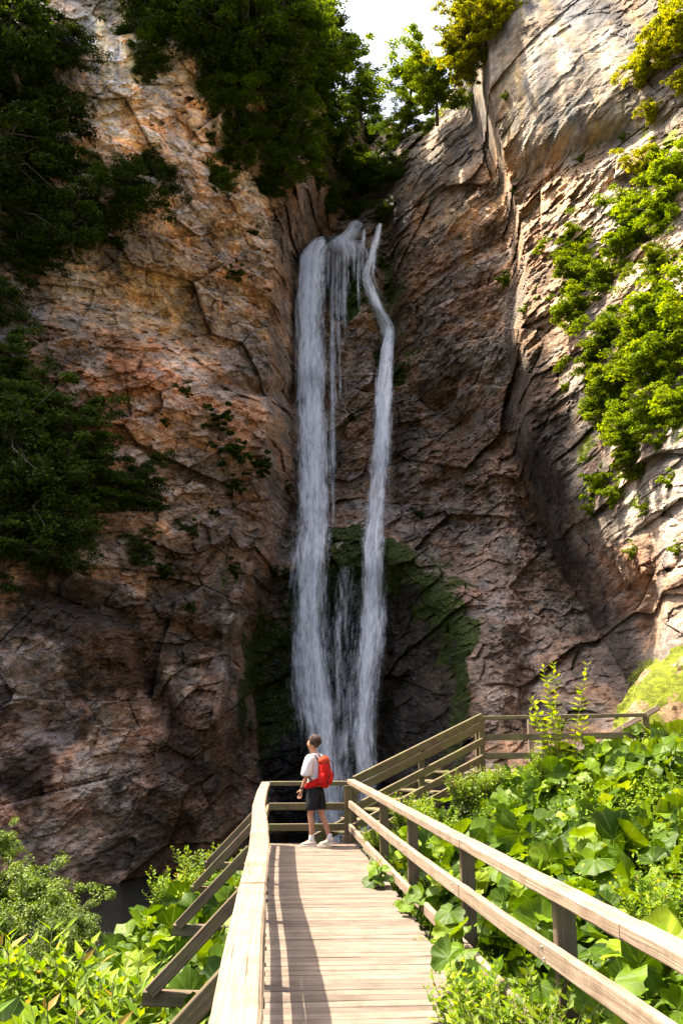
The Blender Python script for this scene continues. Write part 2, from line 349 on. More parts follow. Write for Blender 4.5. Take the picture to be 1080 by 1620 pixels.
def build_cliffs():
    xs = np.concatenate([np.arange(-1800, -420, 30.), np.arange(-420, -60, 7.), np.arange(-60, 1140, 1.9), np.arange(1140, 1500, 7.), np.arange(1500, 2700, 30.)])
    n1, n2 = 250, 690; nrow = n1 + n2
    top = np.interp(xs, [a for a, _ in TOP], [b for _, b in TOP]); top = top + 10 * np.sin(xs * .05) + 6 * np.sin(xs * .13 + 1)
    bot = np.interp(xs, [-1800, 0, 400, 800, 1000, 1100, 2700], [1700, 1450, 1430, 1400, 1380, 1400, 2000])
    PX = np.repeat(xs[None, :], nrow, 0); MID = 230.
    PY = np.concatenate([top[None] + (MID - top)[None] * np.linspace(0, 1, n1, endpoint=False)[:, None], MID + (bot - MID)[None] * np.linspace(0, 1, n2)[:, None]], 0)
    px = PX.ravel(); py = PY.ravel()
    D, which = base_depth(px, py)
    v = 810 - py; fy = F * CT - v * ST; fz = F * ST + v * CT
    def pos(D): s = D / fy; return np.stack([(px - 540) * s, D, EYE + fz * s], 1)
    p = pos(D)
    q = p + .35 * np.stack([fbm(p * .12, 3, 1), fbm(p * .12, 3, 5), fbm(p * .12, 3, 9)], 1)
    # tilt the bedding: strata dip
    c, s_ = math.cos(.45), math.sin(.45)
    b = np.stack([q[:, 0] * c + q[:, 2] * s_, q[:, 1], -q[:, 0] * s_ + q[:, 2] * c], 1)
    b = b * np.array([1, .22, 1])
    big, e1 = facets(b * np.array([.17, .15, .26]), 3)
    mid, e2 = facets(b * np.array([.48, .45, .8]) + 5, 47)
    sm, e3 = facets(b * np.array([1.3, 1.2, 2.3]) + 2, 91)
    ti, e4 = facets(b * np.array([3.4, 3.0, 5.2]), 137)
    # smoothness mask: grey overhang upper right and upper left are smoother, streaky
    smooth = np.exp(-(np.abs((px - 880) / 190) ** 4) - (np.abs((py - 60) / 185) ** 4)) + .7 * np.exp(-((px - 190) / 90) ** 2 - ((py - 60) / 120) ** 2) \
        + .6 * np.exp(-((px - 700) / 90) ** 2 - ((py - 320) / 120) ** 2) + .7 * np.exp(-((px - 590) / 150) ** 2 - ((py - 1120) / 240) ** 2)
    rough = 1 - .85 * np.clip(smooth, 0, 1)
    vm = sstep(-.5, .6, fbm(p * .22, 3, 400)); vs = sstep(-.5, .5, fbm(p * .5, 3, 410))
    disp = rough * (1.05 * big + (.25 + .5 * vm) * mid + (.12 + .26 * vs) * sm + .12 * (1.2 - vs * .5) * ti) + .55 * fbm(p * np.array([.16, .06, .16]), 4, 21, .45) + .16 * (1 - .8 * np.clip(smooth, 0, 1)) * fbm(p * np.array([1.2, .25, 1.2]), 5, 431, .6)
    disp = disp + rough * (.28 * vs * np.clip(.03 - e1, 0, 1) / .03 + .12 * vm * np.clip(.05 - e2, 0, 1) / .05)
    disp = disp + .10 * (1 - .6 * np.clip(smooth, 0, 1)) * fbm(p * np.array([2.6, .6, 2.6]), 4, 77, .6)
    # fluted columns on the smooth grey wall
    disp = disp + np.clip(smooth, 0, 1) * (.6 * vnoise(np.stack([p[:, 0] * .55 + .1 * p[:, 2], p[:, 1] * .1, p[:, 2] * .07], 1), 5) + .28 * vnoise(np.stack([p[:, 0] * 1.5 + .25 * p[:, 2], p[:, 1] * .2, p[:, 2] * .14], 1), 6))
    edgefade = 1 - .5 * sstep(1250, 1400, py)
    D2 = D + disp * edgefade * np.clip(D / 45, .4, 1.1)
    p = pos(D2)
    # ---------- colour zones: the stone's own tones, plus shade painted into some
    wx = 34 * fbm(p * .35, 4, 201); wy = 34 * fbm(p * .35, 4, 211); X = px + wx; Y_ = py + wy
    tint = np.tile(np.array([.36, .25, .165]), (len(px), 1))
    def zone(x, y, rx, ry, col, st=1., ang=0., pw=2.):
        nonlocal tint
        c, s = math.cos(R(ang)), math.sin(R(ang)); u = (X - x) * c + (Y_ - y) * s; v_ = -(X - x) * s + (Y_ - y) * c
        k = (st * np.exp(-(np.abs(u / rx) ** pw + np.abs(v_ / ry) ** pw)))[:, None]
        tint = tint * (1 - k) + np.array(col) * k
    zone(130, 1180, 350, 330, (.10, .068, .048), 1, 0, 4)  # soil-dark rock, with light falloff under the overhang painted in
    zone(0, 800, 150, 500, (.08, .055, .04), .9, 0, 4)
    zone(330, 1130, 70, 70, (.28, .21, .17), .9)
    zone(290, 960, 90, 60, (.22, .165, .13), .8)
    zone(250, 1300, 60, 40, (.30, .22, .175), .8)
    zone(130, 1080, 90, 20, (.20, .15, .12), .7, 35)
    zone(210, 60, 120, 170, (.75, .67, .56), 1)
    zone(290, 200, 110, 110, (.72, .54, .40), .95)
    zone(250, 480, 120, 50, (.52, .40, .20), .8, 20)
    zone(150, 470, 90, 50, (.38, .30, .21), .7)
    zone(260, 600, 150, 60, (.50, .25, .13), .95, 28)
    zone(170, 600, 60, 80, (.30, .15, .085), .8)
    zone(400, 450, 90, 160, (.46, .32, .22), .7)
    zone(400, 780, 80, 90, (.22, .16, .13), .7)
    zone(440, 610, 50, 14, (.20, .18, .17), .9)
    zone(700, 620, 120, 460, (.15, .104, .08), .95, 0, 3)  # recess wall, part of its shade painted into the tint
    zone(720, 430, 70, 90, (.27, .16, .11), .7)
    zone(690, 260, 60, 90, (.20, .17, .16), .9)
    zone(560, 650, 50, 260, (.22, .15, .11), .9)
    zone(800, 1020, 95, 150, (.21, .17, .15), 1, -30, 3)
    zone(700, 820, 150, 40, (.27, .21, .18), .8)
    zone(885, 780, 65, 280, (.065, .046, .036), .95, -15, 3)  # shaded cleft: its shade painted as darker stone
    zone(950, 1000, 60, 120, (.075, .055, .045), .95, -25)  # shadow on the lower right cliff painted into the tint
    zone(900, 110, 190, 120, (.52, .46, .38), 1, 0, 4)
    zone(860, 280, 130, 50, (.66, .42, .24), 1, -22, 3)
    zone(830, 370, 60, 100, (.60, .38, .22), .9)
    zone(1000, 350, 170, 140, (.70, .57, .44), .95, -20)
    zone(1070, 730, 110, 240, (.62, .56, .51), 1)
    zone(1000, 930, 60, 60, (.34, .19, .12), .9)
    zone(860, 480, 70, 70, (.46, .32, .22), .8)
    zone(1030, 100, 60, 90, (.40, .28, .2), .7)
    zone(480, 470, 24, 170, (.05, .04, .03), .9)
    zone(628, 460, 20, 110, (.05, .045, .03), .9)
    zone(575, 290, 75, 75, (.04, .035, .022), .95, 0, 3)  # shade of the ravine hollow painted as near-black rock
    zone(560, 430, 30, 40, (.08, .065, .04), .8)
    # lower left: pale water-worn stone showing through dark soiled rock, with overhang shade painted in
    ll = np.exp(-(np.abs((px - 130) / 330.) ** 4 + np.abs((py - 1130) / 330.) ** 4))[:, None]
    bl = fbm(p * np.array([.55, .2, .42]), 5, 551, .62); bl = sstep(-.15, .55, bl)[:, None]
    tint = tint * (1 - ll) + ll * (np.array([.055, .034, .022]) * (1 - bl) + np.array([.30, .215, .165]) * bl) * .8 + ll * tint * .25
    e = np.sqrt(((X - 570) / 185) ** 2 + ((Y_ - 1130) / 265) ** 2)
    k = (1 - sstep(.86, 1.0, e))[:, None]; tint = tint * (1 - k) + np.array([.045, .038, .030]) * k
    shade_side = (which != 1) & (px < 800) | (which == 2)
    tint = tint * np.where(shade_side, 1.12, .58)[:, None] * np.where(which == 0, 1., 1.)[:, None] * np.array([1.07, .97, .86])  # light balance put into colour: shaded walls lightened, sunlit cliff darkened
    mv = fbm(p * np.array([.5, .2, .5]), 5, 501, .6); mh = fbm(p * np.array([.3, .12, .4]) + 7, 4, 511, .6); ml = fbm(p * np.array([1.6, .5, 2.2]), 5, 521, .7)
    tint = tint * np.clip(1.04 + .42 * mv + .30 * ml, .35, 1.9)[:, None]
    hw = sstep(.05, .6, mh)[:, None]; tint = tint * (1 - hw * .75) + hw * .75 * tint.mean(1, keepdims=True) * np.array([1.14, 1.0, .84])
    gw = sstep(.1, .6, -mh)[:, None]; tint = tint * (1 - gw * .6) + gw * .6 * tint.mean(1, keepdims=True) * np.array([1.12, 1.05, 1.0])
    sk = vnoise(np.stack([p[:, 0] * 1.5 + .25 * p[:, 2], p[:, 1] * .2, p[:, 2] * .10], 1), 71) + .6 * vnoise(np.stack([p[:, 0] * 4, p[:, 1] * .3, p[:, 2] * .25], 1), 72)
    ks = np.clip(smooth * 1.3, 0, 1)[:, None] * (1 - np.exp(-((px - 590) / 150) ** 2 - ((py - 1120) / 240) ** 2))[:, None]
    a_ = sstep(.0, .7, sk)[:, None]; b_ = sstep(.0, .7, -sk)[:, None]
    tint = tint * (1 + ks * (a_ * (np.array([.50, .58, .68]) - 1) + b_ * (np.array([1.22, 1.12, .82]) - 1)))
    # moss, streak, wet amounts
    moss = np.zeros(len(px)); mc = np.tile(np.array([.045, .068, .009]), (len(px), 1))
    def mz(x, y, rx, ry, a, ang=0.):
        c, s = math.cos(R(ang)), math.sin(R(ang)); u = (X - x) * c + (Y_ - y) * s; v_ = -(X - x) * s + (Y_ - y) * c
        return a * np.exp(-(u / rx) ** 2 - (v_ / ry) ** 2)
    ring = np.exp(-((e + .12 * fbm(p * .6, 3, 601) - .88) / .17) ** 2)
    moss = np.maximum(moss, .74 * ring * (1 - .6 * sstep(1000, 1350, py))); mc = np.where((ring > .3)[:, None], np.array([.045, .058, .012]), mc)
    for a in [(575, 900, 130, 55, .75), (700, 960, 60, 100, .6, -20), (425, 1080, 60, 170, .66), (720, 1120, 60, 110, .5), (565, 480, 35, 60, .62), (625, 560, 22, 70, .75), (610, 440, 24, 90, .6), (555, 480, 50, 70, .7),
              (380, 900, 20, 60, .5), (360, 700, 40, 60, .45), (400, 720, 40, 30, .4), (480, 560, 15, 80, .35), (250, 1120, 200, 200, .22), (60, 950, 120, 120, .3), (700, 300, 30, 60, .25), (290, 900, 40, 60, .35), (60, 700, 130, 260, .5)]:
        moss = np.maximum(moss, mz(*a))
    sun_side = [(1010, 1080, 70, 50, .6), (960, 750, 30, 60, .62), (1000, 770, 60, 50, .5), (1060, 640, 40, 60, .55), (960, 330, 120, 90, .30), (830, 480, 30, 80, .35), (1040, 560, 60, 120, .45), (1030, 200, 30, 60, .5), (870, 150, 160, 120, .22), (1080, 860, 40, 60, .3), (900, 560, 20, 90, .35)]
    for a in sun_side:
        z_ = mz(*a); mc = np.where((z_ > moss)[:, None], np.array([.16, .19, .02]), mc); moss = np.maximum(moss, z_)
    streak = np.clip(smooth * 1.2, 0, 1); wet = np.clip(k[:, 0] + mz(610, 450, 25, 130, 1), 0, 1)
    cover = np.stack([moss, streak, wet], 1)
    # ---------- plateau behind the rim
    nx = len(xs); G = p.reshape(nrow, nx, 3)
    extra = []; prev = G[0]
    for k2, (dy, dz) in enumerate([(1.2, .35), (3, .5), (6, .9), (12, 1.8), (25, 3), (50, 5)]):
        e_ = G[0].copy(); e_[:, 1] += dy; e_[:, 0] *= 1 + dy / 70; e_[:, 2] += dz + .3 * np.sin(xs * .21 + k2); extra.append(e_)
    ex = np.stack(extra[::-1], 0); ne = len(extra)
    G = np.concatenate([ex, G], 0); V = G.reshape(-1, 3)
    rep = lambda a, val=None: np.concatenate([np.repeat((a.reshape(nrow, nx, -1)[:1] if val is None else np.tile(val, (1, nx, 1))), ne, 0), a.reshape(nrow, nx, -1)], 0).reshape(-1, 3)
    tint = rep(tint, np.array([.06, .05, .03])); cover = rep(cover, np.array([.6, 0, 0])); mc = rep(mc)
    nr = nrow + ne
    idx = np.arange(nr * nx).reshape(nr, nx)
    Fq = np.stack([idx[:-1, :-1], idx[1:, :-1], idx[1:, 1:], idx[:-1, 1:]], -1).reshape(-1, 4)
    wf = np.concatenate([np.repeat(which.reshape(nrow, nx)[:1], ne, 0), which.reshape(nrow, nx)], 0)[:-1, :-1].ravel()
    for w_i, nm in ((0, 'cliff_left'), (1, 'cliff_right'), (2, 'cliff_back')):
        f = Fq[wf == w_i]; used = np.unique(f); remap = np.zeros(len(V), np.int64); remap[used] = np.arange(len(used))
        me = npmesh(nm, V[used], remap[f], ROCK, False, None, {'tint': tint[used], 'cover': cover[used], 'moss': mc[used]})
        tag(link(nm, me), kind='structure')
    return D2.reshape(nrow, nx), xs, PY
CL_D, CL_X, CL_Y = build_cliffs()
def wall(px, py, off=0.):
    i = int(np.clip(np.searchsorted(CL_X, px), 1, len(CL_X) - 1))
    r = int(np.clip(np.searchsorted(CL_Y[:, i], py), 0, CL_D.shape[0] - 1))
    return P(px, py, CL_D[r, i] - off)

# ------------------------------------------------------------------ ground, water
def xl(Y): return -.032 - .069 * Y
def xr(Y): return xl(Y) + 1.46
def ground_z(x, y):
    l = xl(y) - x; r = x - xr(y)
    z = np.full(np.shape(x), -.55)
    z = np.where(r > 0, -.5 + 1.5 * sstep(0, 5.5, r) + .06 * np.maximum(0, r - 5), z)
    z = z + np.where(r > 0, 0 * y, 0)
    z = np.where(l > 0, -.75 - .9 * sstep(.5, 5, l) - .05 * l - 1.0 * sstep(8, 15, y) * sstep(.6, 3, l), z)
    z = z - np.where(r < .9, 4.6 * sstep(17.5, 24, y + np.minimum(l * .35, 3) - np.maximum(r, 0) * 6), 0)
    z = z - np.where(r >= .9, 5 * sstep(20.5, 27, y - .5 * np.maximum(r - 4, 0)) * (1 - sstep(6, 11, r)), 0)
    return z
def build_ground():
    xs = np.concatenate([np.linspace(-300, -30, 12)[:-1], np.arange(-30, 26, .35), np.linspace(26, 300, 12)[1:]])
    ys = np.concatenate([np.linspace(-300, -6, 10)[:-1], np.arange(-6, 34, .35), np.linspace(34, 400, 20)[1:]])
    X, Y = np.meshgrid(xs, ys); p = np.stack([X.ravel(), Y.ravel(), np.zeros(X.size)], 1)
    z = ground_z(p[:, 0], p[:, 1]) + .12 * fbm(p * .8, 4, 300)
    p[:, 2] = np.where(p[:, 1] > 45, -6.2, z)
    nx = len(xs); idx = np.arange(X.size).reshape(X.shape)
    Fq = np.stack([idx[:-1, :-1], idx[:-1, 1:], idx[1:, 1:], idx[1:, :-1]], -1).reshape(-1, 4)
    m, n, b = mat_new('soil')
    tc = N(n, 'ShaderNodeTexCoord').outputs['Object']; f = noise_tex(n, tc, 2.5, 8, .7)
    n.links.new(ramp(n, f, [(.3, (.02, .016, .010)), (.5, (.045, .045, .018)), (.7, (.04, .07, .015))]), b.inputs['Base Color']); b.inputs['Roughness'].default_value = .95
    bp = N(n, 'ShaderNodeBump'); bp.inputs['Distance'].default_value = .08; n.links.new(f, bp.inputs['Height']); n.links.new(bp.outputs[0], b.inputs['Normal'])
    tag(link('ground', npmesh('ground', p, Fq, m, True)), kind='structure')
    m, n, b = mat_new('river_water')
    tc = N(n, 'ShaderNodeTexCoord').outputs['Object']
    b.inputs['Base Color'].default_value = (.005, .007, .005, 1); b.inputs['Specular IOR Level'].default_value = .3; b.inputs['Roughness'].default_value = .12; b.inputs['IOR'].default_value = 1.33
    f = noise_tex(n, mapping(n, tc, (.6, 1.8, 1)), 2.0, 6, .6, .6)
    bp = N(n, 'ShaderNodeBump'); bp.inputs['Distance'].default_value = .3; n.links.new(f, bp.inputs['Height']); n.links.new(bp.outputs[0], b.inputs['Normal'])
    g = 4; V = [(-60, 8, -4.0), (30, 8, -4.0), (30, 70, -4.0), (-60, 70, -4.0)]
    tag(link('water', npmesh('water', V, [(0, 1, 2, 3)], m)), kind='structure')
build_ground()

# ------------------------------------------------------------------ timber work
class Beams:
    def __init__(s): s.V = []; s.F = []; s.UV = []; s.C = []; s.n = 0
    def sweep(s, pts, w, h, up=(0, 0, 1), ch=.008, seg=.18, wob=.0010, var=None):
        """rectangular section (w sideways, h along up) with eased edges swept along pts, mitred"""
        pts = [Vector(p) for p in pts]; out = [pts[0]]
        for a, b in zip(pts[:-1], pts[1:]):
            k = max(1, int((b - a).length / seg))
            for i in range(1, k + 1): out.append(a.lerp(b, i / k))
        up = Vector(up); prof = []
        for sx, sy in ((-1, -1), (1, -1), (1, 1), (-1, 1)):
            if sx * sy > 0: prof += [(sx * (w / 2), sy * (h / 2 - ch)), (sx * (w / 2 - ch), sy * h / 2)]
            else: prof += [(sx * (w / 2 - ch), sy * h / 2), (sx * (w / 2), sy * (h / 2 - ch))]
        # order round the loop
        prof.sort(key=lambda q: math.atan2(q[1] / h, q[0] / w)); m = len(prof)
        per = [0]
        for a, b in zip(prof, prof[1:] + prof[:1]): per.append(per[-1] + math.hypot(a[0] - b[0], a[1] - b[1]))
        var = random.random() if var is None else var; ou, ov = random.random() * 50, random.random() * 50; L = 0; base = s.n
        for i, p in enumerate(out):
            t = (out[min(i + 1, len(out) - 1)] - out[max(i - 1, 0)]).normalized()
            sd = t.cross(up).normalized(); u2 = sd.cross(t).normalized()
            if i: L += (p - out[i - 1]).length
            jx, jy = random.gauss(0, wob), random.gauss(0, wob)
            for j, (a, b) in enumerate(prof):
                s.V.append(p + sd * (a + jx) + u2 * (b + jy)); s.UV.append((L + ou, per[j] + ov)); s.C.append((var, 0, 0))
            if i:
                o = base + (i - 1) * m
                for j in range(m):
                    k = (j + 1) % m; s.F.append((o + j, o + m + j, o + m + k, o + k))
        # caps: own vertices
        s.n = len(s.V)
        for i0, flip in ((base, 0), (base + (len(out) - 1) * m, 1)):
            o = len(s.V)
            for j in range(m): s.V.append(s.V[i0 + j]); s.UV.append((ou + prof[j][0], ov + prof[j][1])); s.C.append((var * .6, 0, 0))
            q = [(o, o + 1, o + 2, o + 3), (o, o + 3, o + 4, o + 7), (o + 4, o + 5, o + 6, o + 7)]
            for f in q: s.F.append(f[::-1] if flip else f)
        s.n = len(s.V)
        return s
    def build(s, name, mat, parent=None):
        me = npmesh(name, [tuple(v) for v in s.V], s.F, mat, False, s.UV, {'vary': s.C})
        return link(name, me, parent)
def bolt(parent, p, d, r=.014):
    """domed bolt head"""
    d = Vector(d).normalized(); a = d.orthogonal().normalized(); b = d.cross(a); V = []; Fc = []
    for k, (rr, h) in enumerate(((1, 0), (.85, .5), (.45, .8), (.05, .9))):
        for i in range(8):
            t = i * math.pi / 4; V.append(Vector(p) + (a * math.cos(t) + b * math.sin(t)) * r * rr + d * r * h)
        if k:
            for i in range(8): j = (i + 1) % 8; Fc.append(((k - 1) * 8 + i, (k - 1) * 8 + j, k * 8 + j, k * 8 + i))
    return link('bolt', npmesh('bolt', [tuple(v) for v in V], Fc, STEEL, True), parent)
STEEL = simple('galvanised_steel', (.28, .26, .25), .5, .5); STEEL.node_tree.nodes['Principled BSDF'].inputs['Metallic'].default_value = .7

# boardwalk deck
bw = empty('boardwalk', (-.3, 8, 0)); tag(bw, 'grey plank boardwalk running from the viewer to the railing before the waterfall', 'boardwalk')
B = Beams(); y = -2.2; ux = Vector((1, .069, 0)).normalized()
while y < 17.25:
    wd = .138 + random.uniform(-.004, .004); c = Vector((xl(y) + .73, y, -.02 + random.uniform(-.0025, .0025)))
    l = .75 + random.uniform(-.02, .03); r_ = .75 + random.uniform(-.02, .04); tw = random.uniform(-.003, .003)
    B.sweep([c - ux * l + Vector((0, tw, 0)), c + ux * r_ - Vector((0, tw, 0))], wd, .04, seg=.35, wob=.0012, ch=.004)
    y += wd + random.uniform(.006, .014)
B.build('planks', DECKW, bw)
B = Beams()
for o in (.08, .73, 1.38): B.sweep([(xl(-2.2) + o, -2.2, -.13), (xl(17.2) + o, 17.2, -.13)], .07, .17)
B.build('joist_frame', POSTW, bw)
for yy in (5.2, 7.75, 10.3, 12.8, 15.1, 16.9):
    for o in (.2, 1.25):
        B = Beams(); B.sweep([(xl(yy) + o, yy, -.9 if yy < 16 else -4.3), (xl(yy) + o, yy, -.22)], .14, .14, up=(0, 1, 0)); B.build('support_post', POSTW, bw)

# ---- left railing with outriggers and struts
lr = empty('railing', (xl(8) - .06, 8, 0)); tag(lr, 'wooden railing on the left edge of the boardwalk with slanting struts outside it', 'railing')
LT = [(xl(-1.5) + -.03, -1.5), (-.325, 3.2), (-.397, 4.14), (-.506, 5.77), (-.60, 7.3), (-.745, 9.1), (-1.0, 12.0), (-1.17, 14.6), (-1.30, 16.95)]
def lrz(y): return .99 + .012 * math.sin(y * .9)
B = Beams(); B.sweep([(x, y_, lrz(y_)) for x, y_ in LT[:4]], .155, .06, ch=.012, var=.75); B.build('handrail', WOOD, lr)
B = Beams(); B.sweep([(LT[3][0], LT[3][1] + .006, lrz(5.77) + .003)] + [(x, y_, lrz(y_)) for x, y_ in LT[4:7]], .155, .06, ch=.012, var=.6); B.build('handrail', WOOD, lr)
B = Beams(); B.sweep([(LT[6][0], 12.006, lrz(12) + .002)] + [(x, y_, lrz(y_)) for x, y_ in LT[7:]], .15, .06, ch=.012, var=.8); B.build('handrail', WOOD, lr)
def lx(y): return float(np.interp(y, [b for a, b in LT], [a for a, b in LT]))
for z in (.60, .26):
    B = Beams(); B.sweep([(lx(y_) + .045, y_, z) for y_ in (-1.5, 3, 6, 9, 12, 14.6, 16.9)], .045, .12, var=.35); B.build('rail', WOOD, lr)
YB = (2.6, 5.15, 7.75, 10.3, 12.75, 15.1)
for y_ in YB:
    x = lx(y_)
    B = Beams(); B.sweep([(x - .035, y_, -.35), (x - .035, y_, .955)], .10, .10, up=(0, 1, 0), var=.3); B.build('post', POSTW, lr)
    B = Beams(); B.sweep([(x - .86, y_ + .06, -.10), (x + .55, y_ + .10, -.155)], .09, .11, var=.4); B.build('outrigger', POSTW, lr)
    B = Beams(); B.sweep([(x - .80, y_ + .02, -.055), (x - .09, y_ + .02, .68)], .075, .10, up=(0, 0, 1), var=.45); o = B.build('strut', POSTW, lr)
B = Beams(); B.sweep([(lx(16.93) - .02, 16.93, -.35), (lx(16.93) - .02, 16.93, .955)], .11, .11, up=(0, 1, 0)); B.build('post', WOODG, lr)

# ---- end railing
er = empty('railing', (-.55, 17.15, 0)); tag(er, 'short three-bar wooden railing across the far end of the boardwalk behind the hiker', 'railing')
for z, h in ((.985, .075), (.60, .12), (.255, .12)):
    B = Beams(); B.sweep([(-1.26, 17.20, z), (.16, 17.28, z)], .055 if z < .9 else .09, h, var=.45); B.build('rail' if z < .9 else 'handrail', WOODG, er)
B = Beams(); B.sweep([(.105, 17.18, -.3), (.105, 17.18, .95)], .12, .10, up=(0, 1, 0)); B.build('post', WOODG, er)
B = Beams(); B.sweep([(.02, 17.26, .06), (.17, 17.27, .06)], .10, .10); B.build('block', WOOD, er)

# ---- right railing, traced in plan as a gentle curve
rr = empty('railing', (1.0, 9, 0)); tag(rr, 'long wooden railing curving along the right edge of the boardwalk beside the big leaves', 'railing')
def on_plan(px, py, off=0.):
    v = 810 - py; fy = F * CT - v * ST; fz = F * ST + v * CT; k = (px - 540) / fy
    lo, hi = 1.0, 20.0
    pl = lambda Y: .135 + .096 * (17.4 - Y) + .10 * math.sin(math.pi * max(0, min(1, (17.4 - Y) / 15))) + off
    for _ in range(50):
        mid_ = (lo + hi) / 2
        if k * mid_ - pl(mid_) > 0: hi = mid_
        else: lo = mid_
    return Vector((pl(lo), lo, EYE + fz / fy * lo))
TOPR = [(555, 1239), (578, 1248), (607, 1263), (652, 1289), (700, 1314), (738, 1336), (800, 1369), (890, 1416), (1000, 1474), (1080, 1514), (1180, 1566), (1400, 1680)]
MIDR = [(550, 1273), (602, 1306), (647, 1344), (687, 1383), (730, 1417), (803, 1459), (884, 1516), (949, 1565), (1019, 1613), (1130, 1690)]
LOWR = [(550, 1304), (589, 1348), (620, 1383), (656, 1422), (697, 1459), (730, 1494), (778, 1549), (835, 1612), (900, 1690)]
def fair(tab):
    a = np.array(tab, float); c = np.polyfit(a[:, 0], a[:, 1], 3); return [(x, float(np.polyval(c, x))) for x in a[:, 0]]
TOPR, MIDR, LOWR = fair(TOPR), fair(MIDR), fair(LOWR)
tp = [on_plan(*a) for a in TOPR]; mp = [on_plan(a, b, -.02) for a, b in MIDR]; lp = [on_plan(a, b, -.02) for a, b in LOWR]
for pts, nm, ww, hh, cuts in ((tp, 'handrail', .135, .085, (5, 8)), (mp, 'rail', .06, .125, (4,)), (lp, 'rail', .06, .12, (5,))):
    c = [0] + list(cuts) + [len(pts) - 1]
    for a, b in zip(c[:-1], c[1:]):
        sub = [Vector(q) for q in pts[a:b + 1]]
        if a: sub[0] = sub[0].lerp(sub[1], .015) + Vector((0, 0, .003))
        B = Beams(); B.sweep(sub, ww, hh, ch=.012, var=random.uniform(.55, .95)); B.build(nm, WOOD, rr)
for px in (556, 607, 652, 738, 890, 1150):
    yy = float(np.interp(px, [a for a, b in TOPR], [b for a, b in TOPR])); q = on_plan(px, yy, .085); g_ = -.6
    B = Beams(); B.sweep([(q.x, q.y, g_), (q.x, q.y, q.z - .045)], .125, .105, up=(0, 1, 0), var=.35); po = B.build('post', POSTW, rr)
    for tab, pts in ((MIDR, mp), (LOWR, lp)):
        for z_ in (-.028, .028):
            zz = float(np.interp(-q.y, [-v_.y for v_ in pts], [v_.z for v_ in pts])); xx = float(np.interp(-q.y, [-v_.y for v_ in pts], [v_.x for v_ in pts])); bolt(rr, (xx - .034, q.y + z_ * .9, zz + z_), (-1, -.1, 0), .010)

# ---- stair rising to the right behind the leaves, landing and upper flight
def stair_rails(root, a, b, zs, ww, hh, mt, nm='rail'):
    for i, z in enumerate(zs):
        B = Beams(); B.sweep([a + Vector((0, 0, z)), b + Vector((0, 0, z))], ww, hh, var=random.uniform(.3, .7)); B.build('handrail' if i == 0 else nm, mt, root)
st = empty('staircase', (1.5, 18.6, 0)); tag(st, 'mossy wooden staircase with railings climbing right from the end of the boardwalk', 'staircase')
a0 = Vector((.22, 17.55, .02)); b0 = Vector((2.80, 19.4, 1.16))
stair_rails(st, a0, b0, (1.0, .82, .52, .20), .06, .14, WOODG)
off = Vector((-.62, 1.0, 0)) * 1.15
for t in (.0, .5, 1.0):
    for o2 in (Vector((0, .09, 0)),):
        q = a0.lerp(b0, t) + o2; B = Beams(); B.sweep([(q.x, q.y, q.z - .6), (q.x, q.y, q.z + .96)], .11, .11, up=(0, 1, 0)); B.build('post', WOODG, st)
for o2 in (Vector((0, .14, -.12)), off + Vector((0, -.1, -.12))):
    B = Beams(); B.sweep([a0 + o2, b0 + o2], .05, .22); B.build('stringer', WOODG, st)
for i in range(7):
    q = a0.lerp(b0, (i + .5) / 7) + Vector((-.02, .14, -.02)); B = Beams(); B.sweep([q, q + off * .93], .27, .045); B.build('tread', WOODG, st)
ld_ = empty('landing', (4.3, 20, 1.1)); tag(ld_, 'wooden viewing landing with railing above the leafy bank at right', 'landing')
c1 = P(757, 1136, 19.5); c2 = P(1022, 1131, 18.7); base1 = c1.z - 1.03
for dz, nm, h in ((0, 'handrail', .075), (-.38, 'rail', .12), (-.74, 'rail', .12)):
    B = Beams(); B.sweep([c1 + Vector((0, 0, dz)), c2 + Vector((0, 0, dz))], .10 if dz == 0 else .05, h, var=.5); B.build(nm, WOODG, ld_)
for t, k in ((.0, .14), (.40, .10), (1.0, .12)):
    q = c1.lerp(c2, t) + Vector((0, .09, 0)); B = Beams(); B.sweep([(q.x, q.y, q.z - 1.7), (q.x, q.y, q.z - .04)], k, k, up=(0, 1, 0)); B.build('post', WOODG, ld_)
B = Beams()
for i in range(10):
    q = c1 + Vector((0, .16 + i * .147, -1.07)); e_ = c2 + Vector((0, .16 + i * .147, -1.07)); B.sweep([q, e_], .14, .04, seg=.6)
B.build('planks', DECKW, ld_)
q0 = c1.lerp(c2, .40) + Vector((0, 1.5, -.02)); B = Beams(); B.sweep([q0 - Vector((0, 0, 1.1)), q0], .1, .1, up=(0, 1, 0)); B.build('post', WOOD, ld_)
uf = empty('staircase', (5.9, 20.5, 1.1)); tag(uf, 'sunlit upper stair railing rising behind the right end of the landing', 'staircase')
u0 = P(948, 1172, 20.6); u1 = P(1022, 1130, 19.9)
for dz in (0, -.42):
    B = Beams(); B.sweep([u0 + Vector((0, 0, dz)), u1 + Vector((0, 0, dz)), u1 + (u1 - u0) * .25 + Vector((0, 0, dz))], .09, .11, var=.9); B.build('handrail' if dz == 0 else 'rail', WOOD, uf)
for t in (.02, .45): q = u0.lerp(u1, t); B = Beams(); B.sweep([(q.x, q.y + .08, q.z - 1.2), (q.x, q.y + .08, q.z - .03)], .1, .1, up=(0, 1, 0)); B.build('post', WOOD, uf)
B = Beams(); B.sweep([u0 + Vector((0, .12, -1.0)), u1 + Vector((.4, .12, -.8))], .05, .2); B.build('stringer', WOOD, uf)

